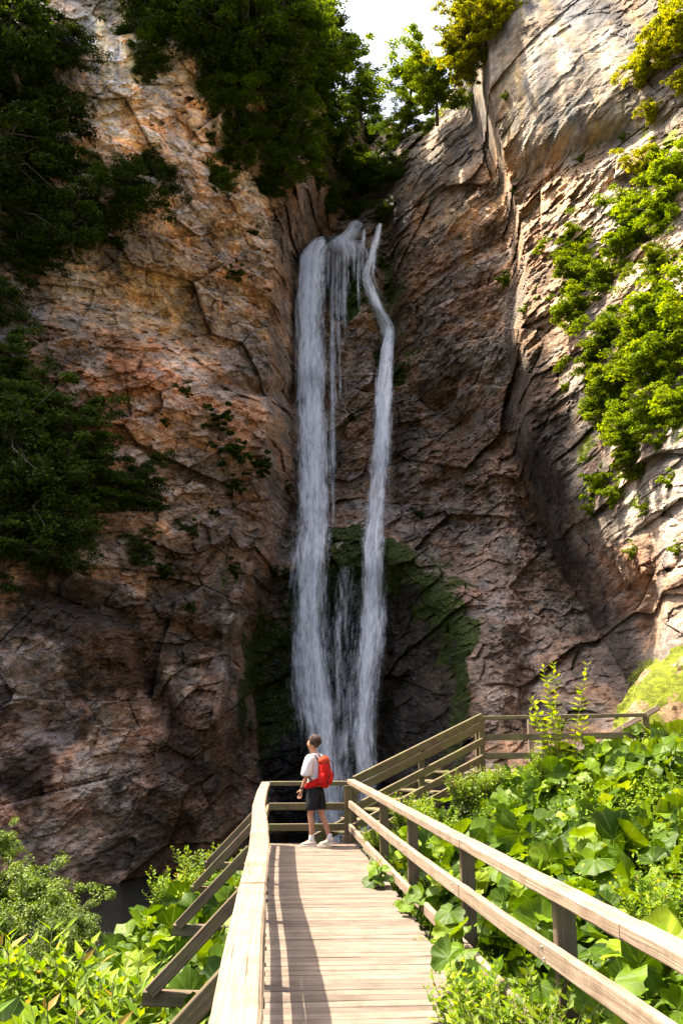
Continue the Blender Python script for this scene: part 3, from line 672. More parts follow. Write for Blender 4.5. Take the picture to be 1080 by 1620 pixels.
# ------------------------------------------------------------------ foliage makers
def leaves_at(pos, nrm, size, ratio=.5, g=rng, fold=True, droop=0.):
    """folded lance leaves: five points, two faces each"""
    n = len(pos); nrm = nrm / np.linalg.norm(nrm, axis=1, keepdims=True)
    a = g.normal(size=(n, 3)); a[:, 2] -= droop; a -= nrm * (a * nrm).sum(1, keepdims=True); a /= np.linalg.norm(a, axis=1, keepdims=True) + 1e-9
    b = np.cross(nrm, a); s = (size * g.uniform(.65, 1.3, n))[:, None]; wd = s * ratio * .5
    base = pos - a * s * .5; tip = pos + a * s * .5 - nrm * s * .12; L = pos - a * s * .05 + b * wd; R_ = pos - a * s * .05 - b * wd
    if not fold:
        V = np.stack([base, L, tip, R_], 1).reshape(-1, 3); i = np.arange(n)[:, None] * 4
        return V, (i + np.array([[0, 1, 2, 3]])), 4
    M = pos - nrm * s * .10
    V = np.stack([base, L, tip, R_, M], 1).reshape(-1, 3); i = np.arange(n)[:, None] * 5
    Fq = np.concatenate([i + np.array([[0, 1, 2, 4]]), i + np.array([[0, 4, 2, 3]])], 0)
    return V, Fq, 5
def tube_np(pts, rad, k=6):
    pts = np.array(pts, float); n = len(pts); V = []
    for i in range(n):
        t = pts[min(i + 1, n - 1)] - pts[max(i - 1, 0)]; t /= np.linalg.norm(t) + 1e-9
        a = np.cross(t, (0.31, .2, .93) if abs(t[2]) < .9 else (1, 0, 0)); a /= np.linalg.norm(a); b = np.cross(t, a)
        for j in range(k):
            th = 2 * math.pi * j / k; V.append(pts[i] + (a * math.cos(th) + b * math.sin(th)) * rad[i])
    Fq = [(i * k + j, i * k + (j + 1) % k, (i + 1) * k + (j + 1) % k, (i + 1) * k + j) for i in range(n - 1) for j in range(k)]
    return np.array(V), np.array(Fq)
class Acc:
    def __init__(s): s.V = []; s.F = []; s.C = []; s.UV = []; s.n = 0
    def add(s, V, Fc, c=None, uv=None):
        s.V.append(V); s.F.append(np.asarray(Fc) + s.n); s.n += len(V)
        s.C.append(np.zeros((len(V), 3)) if c is None else c)
        if uv is not None: s.UV.append(uv)
    def mesh(s, name, mat, smooth=False):
        return npmesh(name, np.concatenate(s.V), np.concatenate(s.F), mat, smooth, np.concatenate(s.UV) if s.UV else None, {'vary': np.concatenate(s.C)})

def crown_tree(seed, R_, H, nclump, nleaf, size, matleaf, flat=.5, trunk_r=.16, lean=0., base_drop=None, outline=.3):
    """returns (trunk mesh, crown mesh): limbs run to leaf sprays spread through an uneven volume; origin at trunk foot"""
    g = np.random.default_rng(seed); T = Acc(); C = Acc()
    top = np.array([lean, -.0, H]); cen = np.array([lean, 0, H])
    tr = [np.array([0, .9, -.2]), np.array([lean * .3, .35, H * .4]), np.array([lean * .8, 0, H * .8]), np.array([lean, 0, H + R_ * .5])]
    tr = [tr[0]] + [a + g.normal(0, .06, 3) for a in tr[1:]]
    V, Fq = tube_np(tr, [trunk_r, trunk_r * .8, trunk_r * .55, trunk_r * .2], 7); T.add(V, Fq)
    ph = g.uniform(0, 6.28, 6)
    for i in range(nclump):
        d = g.normal(size=3); d /= np.linalg.norm(d)
        k = 1 + outline * (math.sin(3 * math.atan2(d[1], d[0]) + ph[0]) * .6 + math.sin(5 * d[2] + ph[1]) * .6 + math.sin(4 * math.atan2(d[2], d[0]) + ph[2]))
        rr = R_ * k * g.uniform(.35, 1.0) ** .6
        c = cen + d * np.array([1, .8, .95]) * rr
        if c[2] < H - R_ * 1.0: c[2] = H - R_ * g.uniform(.6, 1.0)
        s = R_ * g.uniform(.13, .26)
        m = int(nleaf * g.uniform(.6, 1.4))
        q = g.normal(size=(m, 3)); q /= np.linalg.norm(q, axis=1, keepdims=True); q *= (g.uniform(0, 1, (m, 1)) ** .45)
        pos = c + q * s * np.array([1.25, 1.25, flat]); pos[:, 2] -= .25 * (np.hypot(q[:, 0], q[:, 1]) ** 2) * s
        nr = np.stack([q[:, 0] * .5, q[:, 1] * .5 - .15, np.full(m, .75)], 1) + g.normal(0, .45, (m, 3))
        V, Fq, k_ = leaves_at(pos, nr, size, .55, g, False)
        v = np.clip(g.uniform(0, .75, m) + g.uniform(-.15, .25), 0, 1)
        C.add(V, Fq, np.repeat(np.stack([v, np.zeros(m), np.zeros(m)], 1), k_, 0))
        if i % 3 == 0:
            st = tr[2] + (tr[3] - tr[2]) * g.uniform(-.3, .8); mid = (st + c) / 2 + g.normal(0, .1 * R_, 3)
            V, Fq = tube_np([st, mid, c], [trunk_r * .35, trunk_r * .2, trunk_r * .06], 5); T.add(V, Fq)
    return T.mesh('trunk', BARK, True), C.mesh('crown', matleaf)

PROTO = {}
def proto(key, *a, **k): PROTO[key] = crown_tree(*a, **k)
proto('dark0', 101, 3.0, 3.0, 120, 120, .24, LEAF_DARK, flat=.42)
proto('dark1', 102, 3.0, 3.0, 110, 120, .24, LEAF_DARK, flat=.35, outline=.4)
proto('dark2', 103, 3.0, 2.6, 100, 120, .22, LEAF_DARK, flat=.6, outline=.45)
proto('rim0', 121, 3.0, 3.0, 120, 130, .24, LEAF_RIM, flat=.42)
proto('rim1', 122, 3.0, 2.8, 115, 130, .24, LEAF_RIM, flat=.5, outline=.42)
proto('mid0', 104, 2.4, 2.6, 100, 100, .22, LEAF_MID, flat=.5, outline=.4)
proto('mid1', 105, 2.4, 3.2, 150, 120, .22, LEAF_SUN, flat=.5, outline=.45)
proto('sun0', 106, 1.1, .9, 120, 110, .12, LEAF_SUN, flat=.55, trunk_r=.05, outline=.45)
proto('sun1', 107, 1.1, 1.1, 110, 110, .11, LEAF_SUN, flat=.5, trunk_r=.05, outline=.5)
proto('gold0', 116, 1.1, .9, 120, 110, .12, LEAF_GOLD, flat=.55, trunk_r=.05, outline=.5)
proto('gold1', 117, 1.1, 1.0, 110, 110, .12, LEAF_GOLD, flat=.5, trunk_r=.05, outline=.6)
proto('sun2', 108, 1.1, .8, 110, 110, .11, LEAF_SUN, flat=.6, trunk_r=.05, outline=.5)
proto('willow0', 111, .62, .7, 70, 120, .055, LEAF_WILLOW, flat=1.0, trunk_r=.02, outline=.75)
proto('willow1', 112, .62, .9, 60, 120, .055, LEAF_WILLOW, flat=1.3, trunk_r=.02, outline=.9)
proto('tuft0', 109, .5, .3, 34, 60, .10, LEAF_DARK, flat=.7, trunk_r=.02, outline=.5)
proto('tuft1', 110, .5, .3, 36, 60, .09, LEAF_SUN, flat=.8, trunk_r=.02, outline=.5)
PR_ = {'gold0': (1.1, .9), 'gold1': (1.1, 1.0), 'rim0': (3, 3), 'rim1': (3, 2.8), 'willow0': (.62, .7), 'willow1': (.62, .9), 'dark0': (3, 3), 'dark1': (3, 3), 'dark2': (3, 2.6), 'mid0': (2.4, 2.6), 'mid1': (2.4, 3.2), 'sun0': (1.1, .9), 'sun1': (1.1, 1.1), 'sun2': (1.1, .8), 'tuft0': (.5, .3), 'tuft1': (.5, .3)}
def plant_tree(key, px, py, R_, label, kind='tree', group=None, Y=None, off=None, sz=1.0):
    g = random; pr, ph = PR_[key]; s = R_ / pr
    c = wall(px, py, R_ * .45 if off is None else off) if Y is None else P(px, py, Y)
    loc = c - Vector((0, 0, ph * s * sz))
    nm = {'tree': 'broadleaf_tree', 'shrub': 'cliff_shrub', 'tuft': 'cliff_plant'}[kind]
    rz = g.uniform(-.9, .9)
    o = empty(nm, loc, rz)
    o.scale = (s * g.uniform(.9, 1.12), s * .95, s * sz)
    tag(o, label, kind if kind != 'tuft' else 'plant', group)
    t = link('trunk' if kind == 'tree' else 'stem', PROTO[key][0], o, True); c_ = link('crown' if kind == 'tree' else 'foliage', PROTO[key][1], o, True)
    return o

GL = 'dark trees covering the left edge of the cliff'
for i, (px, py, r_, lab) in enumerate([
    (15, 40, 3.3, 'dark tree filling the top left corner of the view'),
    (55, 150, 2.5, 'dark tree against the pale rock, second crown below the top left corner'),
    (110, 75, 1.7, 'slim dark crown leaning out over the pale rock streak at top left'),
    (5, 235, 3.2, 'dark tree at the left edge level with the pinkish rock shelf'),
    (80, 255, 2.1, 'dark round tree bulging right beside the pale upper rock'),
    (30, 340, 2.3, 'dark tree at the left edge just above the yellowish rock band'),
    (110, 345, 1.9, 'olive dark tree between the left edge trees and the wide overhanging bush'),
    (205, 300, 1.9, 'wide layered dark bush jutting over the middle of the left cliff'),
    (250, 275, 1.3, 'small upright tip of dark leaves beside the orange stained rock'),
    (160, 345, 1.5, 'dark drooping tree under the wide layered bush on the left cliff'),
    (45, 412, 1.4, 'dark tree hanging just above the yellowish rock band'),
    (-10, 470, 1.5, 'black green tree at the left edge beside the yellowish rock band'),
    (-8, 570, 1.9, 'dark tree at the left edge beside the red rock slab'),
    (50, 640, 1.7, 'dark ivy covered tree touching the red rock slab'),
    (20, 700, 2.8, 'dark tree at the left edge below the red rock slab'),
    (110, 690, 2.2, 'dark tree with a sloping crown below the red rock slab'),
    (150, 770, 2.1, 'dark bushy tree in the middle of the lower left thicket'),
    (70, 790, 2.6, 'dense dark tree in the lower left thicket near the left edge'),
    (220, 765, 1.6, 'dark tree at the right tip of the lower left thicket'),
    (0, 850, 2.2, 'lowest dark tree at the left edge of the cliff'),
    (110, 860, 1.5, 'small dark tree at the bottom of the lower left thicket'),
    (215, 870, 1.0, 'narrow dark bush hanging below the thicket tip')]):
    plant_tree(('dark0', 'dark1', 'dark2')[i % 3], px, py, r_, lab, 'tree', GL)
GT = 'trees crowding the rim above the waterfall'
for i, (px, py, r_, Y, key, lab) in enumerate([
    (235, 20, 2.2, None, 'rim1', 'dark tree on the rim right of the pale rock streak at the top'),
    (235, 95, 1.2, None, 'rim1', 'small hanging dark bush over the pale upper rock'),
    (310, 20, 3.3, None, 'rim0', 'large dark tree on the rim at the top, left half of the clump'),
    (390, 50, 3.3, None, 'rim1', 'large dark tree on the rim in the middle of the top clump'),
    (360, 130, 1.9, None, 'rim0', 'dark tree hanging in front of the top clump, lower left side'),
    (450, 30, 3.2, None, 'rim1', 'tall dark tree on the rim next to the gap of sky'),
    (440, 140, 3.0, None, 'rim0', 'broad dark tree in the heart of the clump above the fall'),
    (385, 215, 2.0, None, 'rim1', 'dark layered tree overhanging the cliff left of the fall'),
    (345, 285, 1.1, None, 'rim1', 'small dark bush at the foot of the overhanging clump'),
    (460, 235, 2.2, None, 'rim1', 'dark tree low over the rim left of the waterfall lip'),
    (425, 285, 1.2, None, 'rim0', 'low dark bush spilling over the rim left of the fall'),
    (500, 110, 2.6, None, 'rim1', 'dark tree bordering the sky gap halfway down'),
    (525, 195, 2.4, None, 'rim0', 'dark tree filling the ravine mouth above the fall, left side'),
    (488, 48, 2.5, 59, 'rim1', 'tall tree on the rim whose crown leans into the left of the sky gap'),  # crown added to block sun from the wall right of the fall
    (445, -60, 3.2, 60, 'rim0', 'added tall tree, mostly out of view above, shading the wall right of the fall'),  # added sun blocker, centred above the view
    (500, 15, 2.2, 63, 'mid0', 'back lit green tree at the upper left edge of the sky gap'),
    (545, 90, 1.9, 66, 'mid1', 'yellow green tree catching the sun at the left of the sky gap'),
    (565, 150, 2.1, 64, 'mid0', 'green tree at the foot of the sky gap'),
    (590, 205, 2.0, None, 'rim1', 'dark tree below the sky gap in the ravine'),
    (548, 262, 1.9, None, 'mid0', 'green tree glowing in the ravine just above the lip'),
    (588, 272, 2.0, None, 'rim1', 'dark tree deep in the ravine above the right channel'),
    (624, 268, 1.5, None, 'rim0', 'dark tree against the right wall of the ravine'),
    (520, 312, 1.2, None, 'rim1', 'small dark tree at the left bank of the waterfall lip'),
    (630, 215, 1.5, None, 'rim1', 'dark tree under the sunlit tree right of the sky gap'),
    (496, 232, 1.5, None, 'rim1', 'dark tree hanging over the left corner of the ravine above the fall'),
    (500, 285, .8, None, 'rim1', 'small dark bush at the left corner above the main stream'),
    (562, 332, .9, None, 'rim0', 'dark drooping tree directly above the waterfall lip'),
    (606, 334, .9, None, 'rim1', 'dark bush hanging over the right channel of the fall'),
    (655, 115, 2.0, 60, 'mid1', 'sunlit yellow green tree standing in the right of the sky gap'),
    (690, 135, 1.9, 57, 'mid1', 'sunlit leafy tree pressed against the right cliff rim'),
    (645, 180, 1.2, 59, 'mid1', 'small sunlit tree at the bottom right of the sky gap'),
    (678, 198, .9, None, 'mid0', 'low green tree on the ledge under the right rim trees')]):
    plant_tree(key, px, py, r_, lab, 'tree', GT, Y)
GS = 'sunlit shrubs growing on the right cliff'
for i, (px, py, r_, Y, lab) in enumerate([
    (740, 15, 1.1, 50, 'yellow shrub on the rim at the right edge of the sky gap'),
    (772, 30, 1.0, 48.5, 'yellow shrub curling over the grey wall beside the sky gap'),
    (722, 75, .9, 51, 'yellow shrub on the rim where sky meets the right cliff'),
    (745, 70, 1.0, 50, 'yellow shrub draped on the left corner of the grey wall'),
    (735, 105, .7, 50.5, 'lowest yellow shrub on the left corner of the grey wall'),
    (805, 5, .8, 47.5, 'yellow shrub at the very top over the grey wall'),
    (1072, 45, .9, None, 'yellow shrub on the slanting ledge at the top right edge'),
    (1045, 80, .7, None, 'yellow shrub in the middle of the slanting ledge at top right'),
    (1015, 108, .6, None, 'yellow shrub at the lower end of the slanting ledge at top right'),
    (1080, 125, .4, None, 'small green shrub under the slanting ledge at the right edge'),
    (1028, 175, .35, None, 'small yellow shrub in the notch below the slanting ledge'),
    (1025, 255, .65, None, 'pale yellow shrub alone on the light rock right of the orange band'),
    (1075, 275, .8, None, 'bright green shrub at the right edge, top of the hanging thicket'),
    (1010, 330, .9, None, 'bright green bush on the shoulder of the hanging thicket'),
    (1050, 330, .95, None, 'bright green bush behind the shoulder of the thicket'),
    (1000, 385, .8, None, 'green bush hanging under the shoulder of the thicket'),
    (905, 385, .75, None, 'lone spreading bush at the left tip of the hanging thicket'),
    (910, 430, .8, None, 'shadowy green bush below the left tip bush'),
    (960, 440, .8, None, 'bush in the hollow at the centre of the thicket'),
    (1040, 420, .7, None, 'bush on the light rock right of the thicket hollow'),
    (915, 490, .7, None, 'narrow bush trailing below the left tip of the thicket'),
    (965, 530, .9, None, 'large bright bush below the thicket hollow'),
    (1060, 500, 1.1, None, 'large bright bush at the right edge, middle of the thicket'),
    (1015, 540, .9, None, 'round bright bush between the two largest bushes'),
    (935, 575, .7, None, 'dark undersided bush on the left flank of the thicket'),
    (990, 600, .95, None, 'full bright bush in the lower half of the thicket'),
    (1045, 590, .9, None, 'bright bush at the right edge, lower half of the thicket'),
    (1072, 560, 1.1, None, 'big bright bush cut by the right edge below the middle of the thicket'),
    (1035, 655, .7, None, 'bush on the green slope at the lower right of the thicket'),
    (1075, 640, .7, None, 'bush at the right edge beside the pale blocks'),
    (960, 640, .7, None, 'bush on the rock lip at the lower left of the thicket'),
    (995, 680, .8, None, 'lowest large bush of the hanging thicket'),
    (1000, 728, .5, None, 'pointed bottom tip of the hanging thicket')]):
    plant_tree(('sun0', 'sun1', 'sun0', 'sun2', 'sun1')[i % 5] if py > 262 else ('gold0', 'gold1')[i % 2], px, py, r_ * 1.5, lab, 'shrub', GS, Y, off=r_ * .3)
GD = 'small dark plants rooted in cracks of the left cliff'
for i, (px, py, r_, lab) in enumerate([
    (345, 660, .75, 'dark plant at the top of the leafy crack left of the fall'), (368, 712, .85, 'widest dark plant in the leafy crack left of the fall'),
    (408, 735, .75, 'dark plant at the right end of the leafy crack'), (372, 768, .55, 'dark plant hanging from the foot of the leafy crack'),
    (366, 900, .6, 'dark plant in the hollow above the mossy left flank'), (298, 838, .55, 'dark plant right of the thicket on pale broken rock'),
    (258, 667, .35, 'tiny dark plant on the red slab'), (398, 368, .4, 'dark plant on the brown wall under the rim trees'),
    (372, 432, .5, 'faint dark plant in a groove of the brown wall'), (338, 812, .35, 'tiny plant below the leafy crack'),
    (452, 772, .45, 'dark plant on the wall close to the left stream'), (552, 658, .4, 'green plant on the ledge between the two streams'),
    (662, 812, .4, 'dark plant on the wall right of the fall'), (292, 618, .4, 'plant in the fold under the yellowish rock band'),
    (255, 900, .6, 'dark plant on the dim rock under the thicket'), (300, 960, .4, 'small plant on the dim rock ledge left of the fall'),
    (430, 905, .4, 'mossy plant beside the left stream above the dome'), (330, 215, .5, 'grey green plant on the pinkish rock shelf')]):
    plant_tree('tuft0', px, py, r_, lab, 'tuft', GD, off=.15)
GY = 'small bright tufts dotted over the right cliff'
for i, (px, py, r_, lab) in enumerate([
    (800, 440, .55, 'bright tuft on the edge between shaded and lit rock'), (830, 488, .35, 'bright tuft just below the shadow edge plant'), (812, 300, .22, 'tiny tuft left on the orange band'),
    (860, 380, .22, 'tiny tuft under the orange band'), (920, 250, .25, 'tiny tuft on the crest of the orange band'), (895, 610, .3, 'tuft on the dark knob left of the thicket'),
    (945, 755, .75, 'grassy tuft hanging on the ledge under the thicket'), (972, 775, .6, 'grassy tuft right of the ledge tuft'), (935, 800, .4, 'thin grassy tuft below the ledge'),
    (1060, 755, .4, 'tuft on the pale block at the right edge'), (1020, 800, .35, 'tuft in a crack between the pale blocks'), (1070, 865, .3, 'tuft low on the pale block at the right edge'),
    (1000, 870, .3, 'lowest tuft on the right cliff above the red rock'), (1045, 690, .5, 'tuft on the green slope at the right edge'), (800, 150, .3, 'tuft on the grey wall'), (1035, 330 - 95, .3, 'tuft beside the pale yellow shrub'),
    (985, 215, .25, 'tuft at the end of the orange band'), (870, 470, .25, 'tuft on the rough rock left of the thicket')]):
    plant_tree('tuft1', px, py, r_, lab, 'tuft', GY, off=.1)

# ------------------------------------------------------------------ butterbur (big round leaves)
def butterbur_leaf(acc, base, c, R_, nrm, head, g, v=None):
    """one kidney leaf on its stalk: three rings round the stalk point"""
    na = 24; rings = (.06, .38, .72, 1.0)
    nrm = nrm / np.linalg.norm(nrm); a = np.array([math.cos(head), math.sin(head), 0.]); a -= nrm * a.dot(nrm); a /= np.linalg.norm(a); b = np.cross(nrm, a)
    th = np.linspace(-2.75, 2.75, na); lob = 1 + .2 * np.abs(np.sin(th * g.uniform(2.4, 3.8) + g.uniform(0, 3))) + g.normal(0, .06, na) + .04 * (np.arange(na) % 2)
    lob *= 1 - .28 * np.exp(-((np.abs(th) - 2.75) / .25) ** 2)
    cup = g.uniform(-.2, .45); w1 = g.uniform(.06, .24); k1 = g.integers(2, 5); p1 = g.uniform(0, 6.28); fold = g.uniform(-.4, .35); dr = g.uniform(0, .55)
    V = []; UV = []
    for r in rings:
        x = np.cos(th) * r * lob; y = np.sin(th) * r * lob
        z = cup * r * r + w1 * np.sin(k1 * th + p1) * r ** 2 + fold * np.abs(y) - dr * np.clip(x, 0, 2) ** 2 * .6 + g.normal(0, .028 if r < 1 else .055, na)
        V.append(c + (a[None] * x[:, None] + b[None] * y[:, None] + nrm[None] * z[:, None]) * R_)
        UV.append(np.stack([(th + 2.75) / 5.5 * 9, np.full(na, r)], 1))
    V = np.concatenate(V); UV = np.concatenate(UV); Fq = [(i * na + j, i * na + j + 1, (i + 1) * na + j + 1, (i + 1) * na + j) for i in range(3) for j in range(na - 1)]
    v = g.beta(1.6, 1.7) if v is None else v
    acc.add(V, Fq, np.tile([v, 0, 0], (len(V), 1)), UV)
    mid = (base + c) / 2 + g.normal(0, .04, 3)
    V, Fq = tube_np([base, mid, c - nrm * .005], [.012, .010, .007], 4)
    acc.add(V, Fq, np.tile([.75, 0, 0], (len(V), 1)), np.tile([.25, .5], (len(V), 1)))
def bed(name, n, xr_, yr_, ok, hmin, hmax, rmin, rmax, seed, label, cat):
    g = np.random.default_rng(seed); acc = Acc(); k = 0; tries = 0
    while k < n and tries < n * 30:
        tries += 1
        x, y = g.uniform(*xr_), g.uniform(*yr_)
        if not ok(x, y): continue
        gz = float(ground_z(np.array([x]), np.array([y]))[0]); h = g.uniform(hmin, hmax) * (1 + .22 * math.sin(x * 1.7 + y * .9) + .15 * math.sin(y * 2.3 - x))
        c = np.array([x, y, gz + h]); base = np.array([x + g.normal(0, .12), y + g.normal(0, .12), gz])
        nr = np.array([-.15, -.25, .75]) + g.normal(0, .6, 3); nr[2] = max(nr[2], .05)
        butterbur_leaf(acc, base, c, g.uniform(rmin, rmax) * (.6 + .4 * h / hmax), nr, g.uniform(0, 6.28), g); k += 1
    o = link(name, acc.mesh(name, BUTTER, True)); tag(o, label, cat, kind='stuff'); return o
def rail_x(y): return .135 + .096 * (17.4 - y) + .10 * math.sin(math.pi * max(0, min(1, (17.4 - y) / 15)))
def ok_r(x, y):
    if x < rail_x(y) + .16 + (.12 if y > 6 else .3): return False
    if x > .46 * y + 1.6: return False
    if y > 17.0 + .55 * (x - .2): return False
    if y > 16.3 and x < 1.2: return False
    return True
bed('butterbur', 3900, (.3, 10.5), (2.6, 19.0), ok_r, .15, .72, .10, .235, 41, 'bank of big round butterbur leaves on the slope right of the boardwalk', 'leaves')
def ok_l(x, y):
    if x > lx(y) - .16: return False
    if x < -.42 * y - 1.2: return False
    return x > -4.6 and y < 16.3 - 1.5 * max(0, -x - 1.9)
bed('butterbur', 1300, (-5.5, -.3), (4.2, 17), ok_l, .15, .62, .10, .22, 42, 'butterbur leaves below the left railing reaching down to the river', 'leaves')

# leafy herb: stems with lance leaves
def herb(seed, nst, H, spread, L, ratio, step, mat, lean=(0, 0), tip=0.0, side=2, straight=.7, name='herb'):
    g = np.random.default_rng(seed); S = Acc(); C = Acc()
    for i in range(nst):
        a = g.uniform(0, 6.28); r0 = spread * g.uniform(0, .45); h = H * g.uniform(.55, 1.08); out = spread * g.uniform(.2, 1) * (1 - straight * .5)
        p0 = np.array([math.cos(a) * r0, math.sin(a) * r0, 0]); d = np.array([math.cos(a) * out + lean[0], math.sin(a) * out + lean[1], 0])
        m = max(4, int(h / step)); t = np.linspace(0, 1, m)[:, None]
        pts = p0 + d * t ** 1.6 + np.array([0, 0, h]) * t + np.cumsum(g.normal(0, .006, (m, 3)), 0)
        V, Fq = tube_np(pts, np.linspace(.008, .003, m) * (H ** .5) * 1.1, 4); S.add(V, Fq)
        for k in range(1, m):
            tt = k / (m - 1)
            if tt < .12: continue
            for s_ in range(side):
                an = k * 2.4 + s_ * math.pi * 2 / side + g.normal(0, .3); o = np.array([math.cos(an), math.sin(an), .25 + .9 * tt ** 3]); o /= np.linalg.norm(o)
                l = L * g.uniform(.7, 1.2) * (1 - .5 * tt ** 4) * (.6 + .4 * min(1, tt * 3))
                c = pts[k] + o * l * .55; up = np.array([0, 0, 1.]) - o * o[2]; up = up + g.normal(0, .3, 3); up -= o * up.dot(o); up /= np.linalg.norm(up); b = np.cross(up, o); wd = l * ratio * .5
                q = np.array([pts[k] + o * l * .05, c + b * wd - o * l * .12, c + o * l * .5 - up * l * .16, c - b * wd - o * l * .12, c - up * l * .07])
                v = np.clip(g.beta(2, 2) + .25 * tt, 0, 1); rd = (1 if g.uniform() < tip and tt > .8 else 0) * g.uniform(.4, 1)
                C.add(q, np.array([(0, 1, 2, 4), (0, 4, 2, 3)]), np.tile([v, rd, 0], (5, 1)))
    return S.mesh('stem', STEM, True), C.mesh('foliage', mat)
def put_herb(ms, nm, loc, label, cat='plant', group=None, s=1., rz=None):
    o = empty(nm, loc, random.uniform(0, 6) if rz is None else rz); o.scale = (s, s, s); tag(o, label, cat, group)
    link('stem', ms[0], o, True); link('foliage', ms[1], o, True); return o
def gz(x, y): return float(ground_z(np.array([x]), np.array([y]))[0])
HB = [herb(201, 44, .75, .6, .12, .48, .045, LEAF_HERB, tip=.05), herb(202, 38, .7, .55, .11, .55, .042, LEAF_HERB)]
WL = [herb(203, 46, 1.9, 1.0, .085, .38, .045, LEAF_WILLOW, straight=.3), herb(204, 40, 1.5, 1.0, .08, .4, .045, LEAF_WILLOW, straight=.2)]
LAU = [herb(205, 24, .95, .6, .27, .36, .085, LEAF_HERB, tip=.10, straight=.5), herb(206, 20, .85, .6, .25, .38, .08, LEAF_HERB, tip=.06, straight=.5)]
SAP = herb(207, 9, 1.9, .55, .20, .45, .08, LEAF_SUN, tip=.1, straight=.3)
# willow shrubs, left middle
for i, (px, py, Y, r_, lab) in enumerate([(-4, 1335, 13.5, .26, 'tallest feathery willow shrub at the left edge by the river'), (0, 1405, 13.0, .5, 'feathery willow shrub under the tallest one by the river'),
        (55, 1425, 12.6, .42, 'feathery willow shrub just right of the tall one by the river'), (100, 1432, 12.4, .36, 'round willow shrub against the dark water'), (122, 1468, 11.8, .26, 'small willow shrub at the right end of the row by the water'),
        (20, 1475, 11.5, .42, 'low willow shrub behind the lance leaved plants at left'), (85, 1490, 11.2, .34, 'low willow shrub in the middle behind the lance leaved plants')]):
    o = plant_tree('willow%d' % (i % 2), px, py, r_, lab, 'shrub', 'willow shrubs on the river bank', Y); o.name = 'willow_shrub'
gg = random.Random(5)
GLA = 'lance leaved plants in the lower left corner'; k = 0
for row, (Y, zs) in enumerate([(8.4, -.5), (7.0, -.45), (5.8, -.4), (4.9, -.35)]):
    for px in range(-20, 330 - row * 15, 48):
        q = P(px + gg.uniform(-14, 14), 1500, Y + gg.uniform(-.3, .3)); 
        if q.x > lx(q.y) - 1.0 and row < 2: continue
        put_herb(LAU[k % 2], 'lance_leaf_plant', (q.x, q.y, zs - .35), 'bushy plant with long pointed green leaves and reddish tips in the lower left corner', 'plant', GLA, gg.uniform(.75, 1.05)); k += 1
# herbs among the butterbur and along the deck
HL = [(650, 1262, 15.6, .8, 'yellow green nettle clump where the stair leaves the boardwalk'), (690, 1270, 14.6, .8, 'small leaved herb clump under the stair railing'), (735, 1225, 16.6, .8, 'yellow green herb clump at the corner post of the landing'),
      (770, 1212, 16.8, .75, 'bright herb clump right of the landing corner post'), (800, 1300, 12.6, .7, 'flowering herb clump in the middle of the leafy bank'), (600, 1310, 15.2, .6, 'herb tuft behind the first railing post'),
      (1040, 1400, 8.0, .7, 'small leaved herb clump at the right edge of the leafy bank'), (985, 1240, 14.5, .6, 'herb clump near the upper right of the leafy bank')]
for i, (px, py, Y, s, lab) in enumerate(HL):
    q = P(px, py, Y); z = gz(q.x, q.y); put_herb(HB[i % 2], 'herb', (q.x, q.y, max(z, q.z - .72 * s)), lab, 'herb', 'leafy herbs on the right bank', s)
# clumps spilling onto the deck's right edge
for i, (y_, dx, s, lab) in enumerate([(6.55, -.06, .85, 'bright green herb spilling over the deck edge at the bottom'), (5.85, -.05, 1.0, 'large bright herb clump at the bottom edge of the photo right of the deck'), (7.15, .05, .62, 'small herb at the deck edge under the drooping leaf'),
        (9.4, .10, .42, 'herb tuft between deck and third railing post'), (11.2, .08, .40, 'herb tuft at the deck edge near the second post'), (13.2, .06, .42, 'herb tuft growing at the far deck edge'), (8.6, .2, .45, 'herb tuft behind the deck edge leaf'), (14.8, .05, .4, 'herb tuft at the deck edge next to the first post')]):
    put_herb(HB[i % 2], 'herb', (xr(y_) + dx, y_, -.3), lab, 'herb', 'herbs along the deck edge', s)
for i, (y_, dx, h, n, lab) in enumerate([(7.6, .02, .26, 5, 'butterbur plant with a drooping leaf lying over the deck edge'), (8.5, .12, .42, 6, 'butterbur plant reaching through the lowest rail'), (10.6, .08, .22, 5, 'butterbur plant at the deck edge halfway along'), (12.4, .1, .25, 5, 'butterbur plant poking under the far rail'), (6.2, .42, .42, 6, 'butterbur plant pressed against the near railing post'), (5.2, .4, .5, 6, 'butterbur plant at the bottom right behind the rails')]):
    g = np.random.default_rng(700 + i); x = xr(y_) + dx; o = empty('butterbur_plant', (x, y_, -.5)); tag(o, lab, 'plant', 'butterbur plants at the deck edge')
    for j in range(n):
        acc = Acc(); a = g.uniform(0, 6.28); rr_ = g.uniform(.05, .25)
        c = np.array([x + math.cos(a) * rr_, y_ + math.sin(a) * rr_ * 1.3, h * g.uniform(.35, 1)]); nr = np.array([-.3, -.3, .8]) + g.normal(0, .3, 3)
        butterbur_leaf(acc, np.array([x, y_, -.5]), c, g.uniform(.09, .155), nr, math.pi + g.normal(0, .8), g, v=g.uniform(.2, .8)); link('leaf', acc.mesh('leaf', BUTTER, True), o)
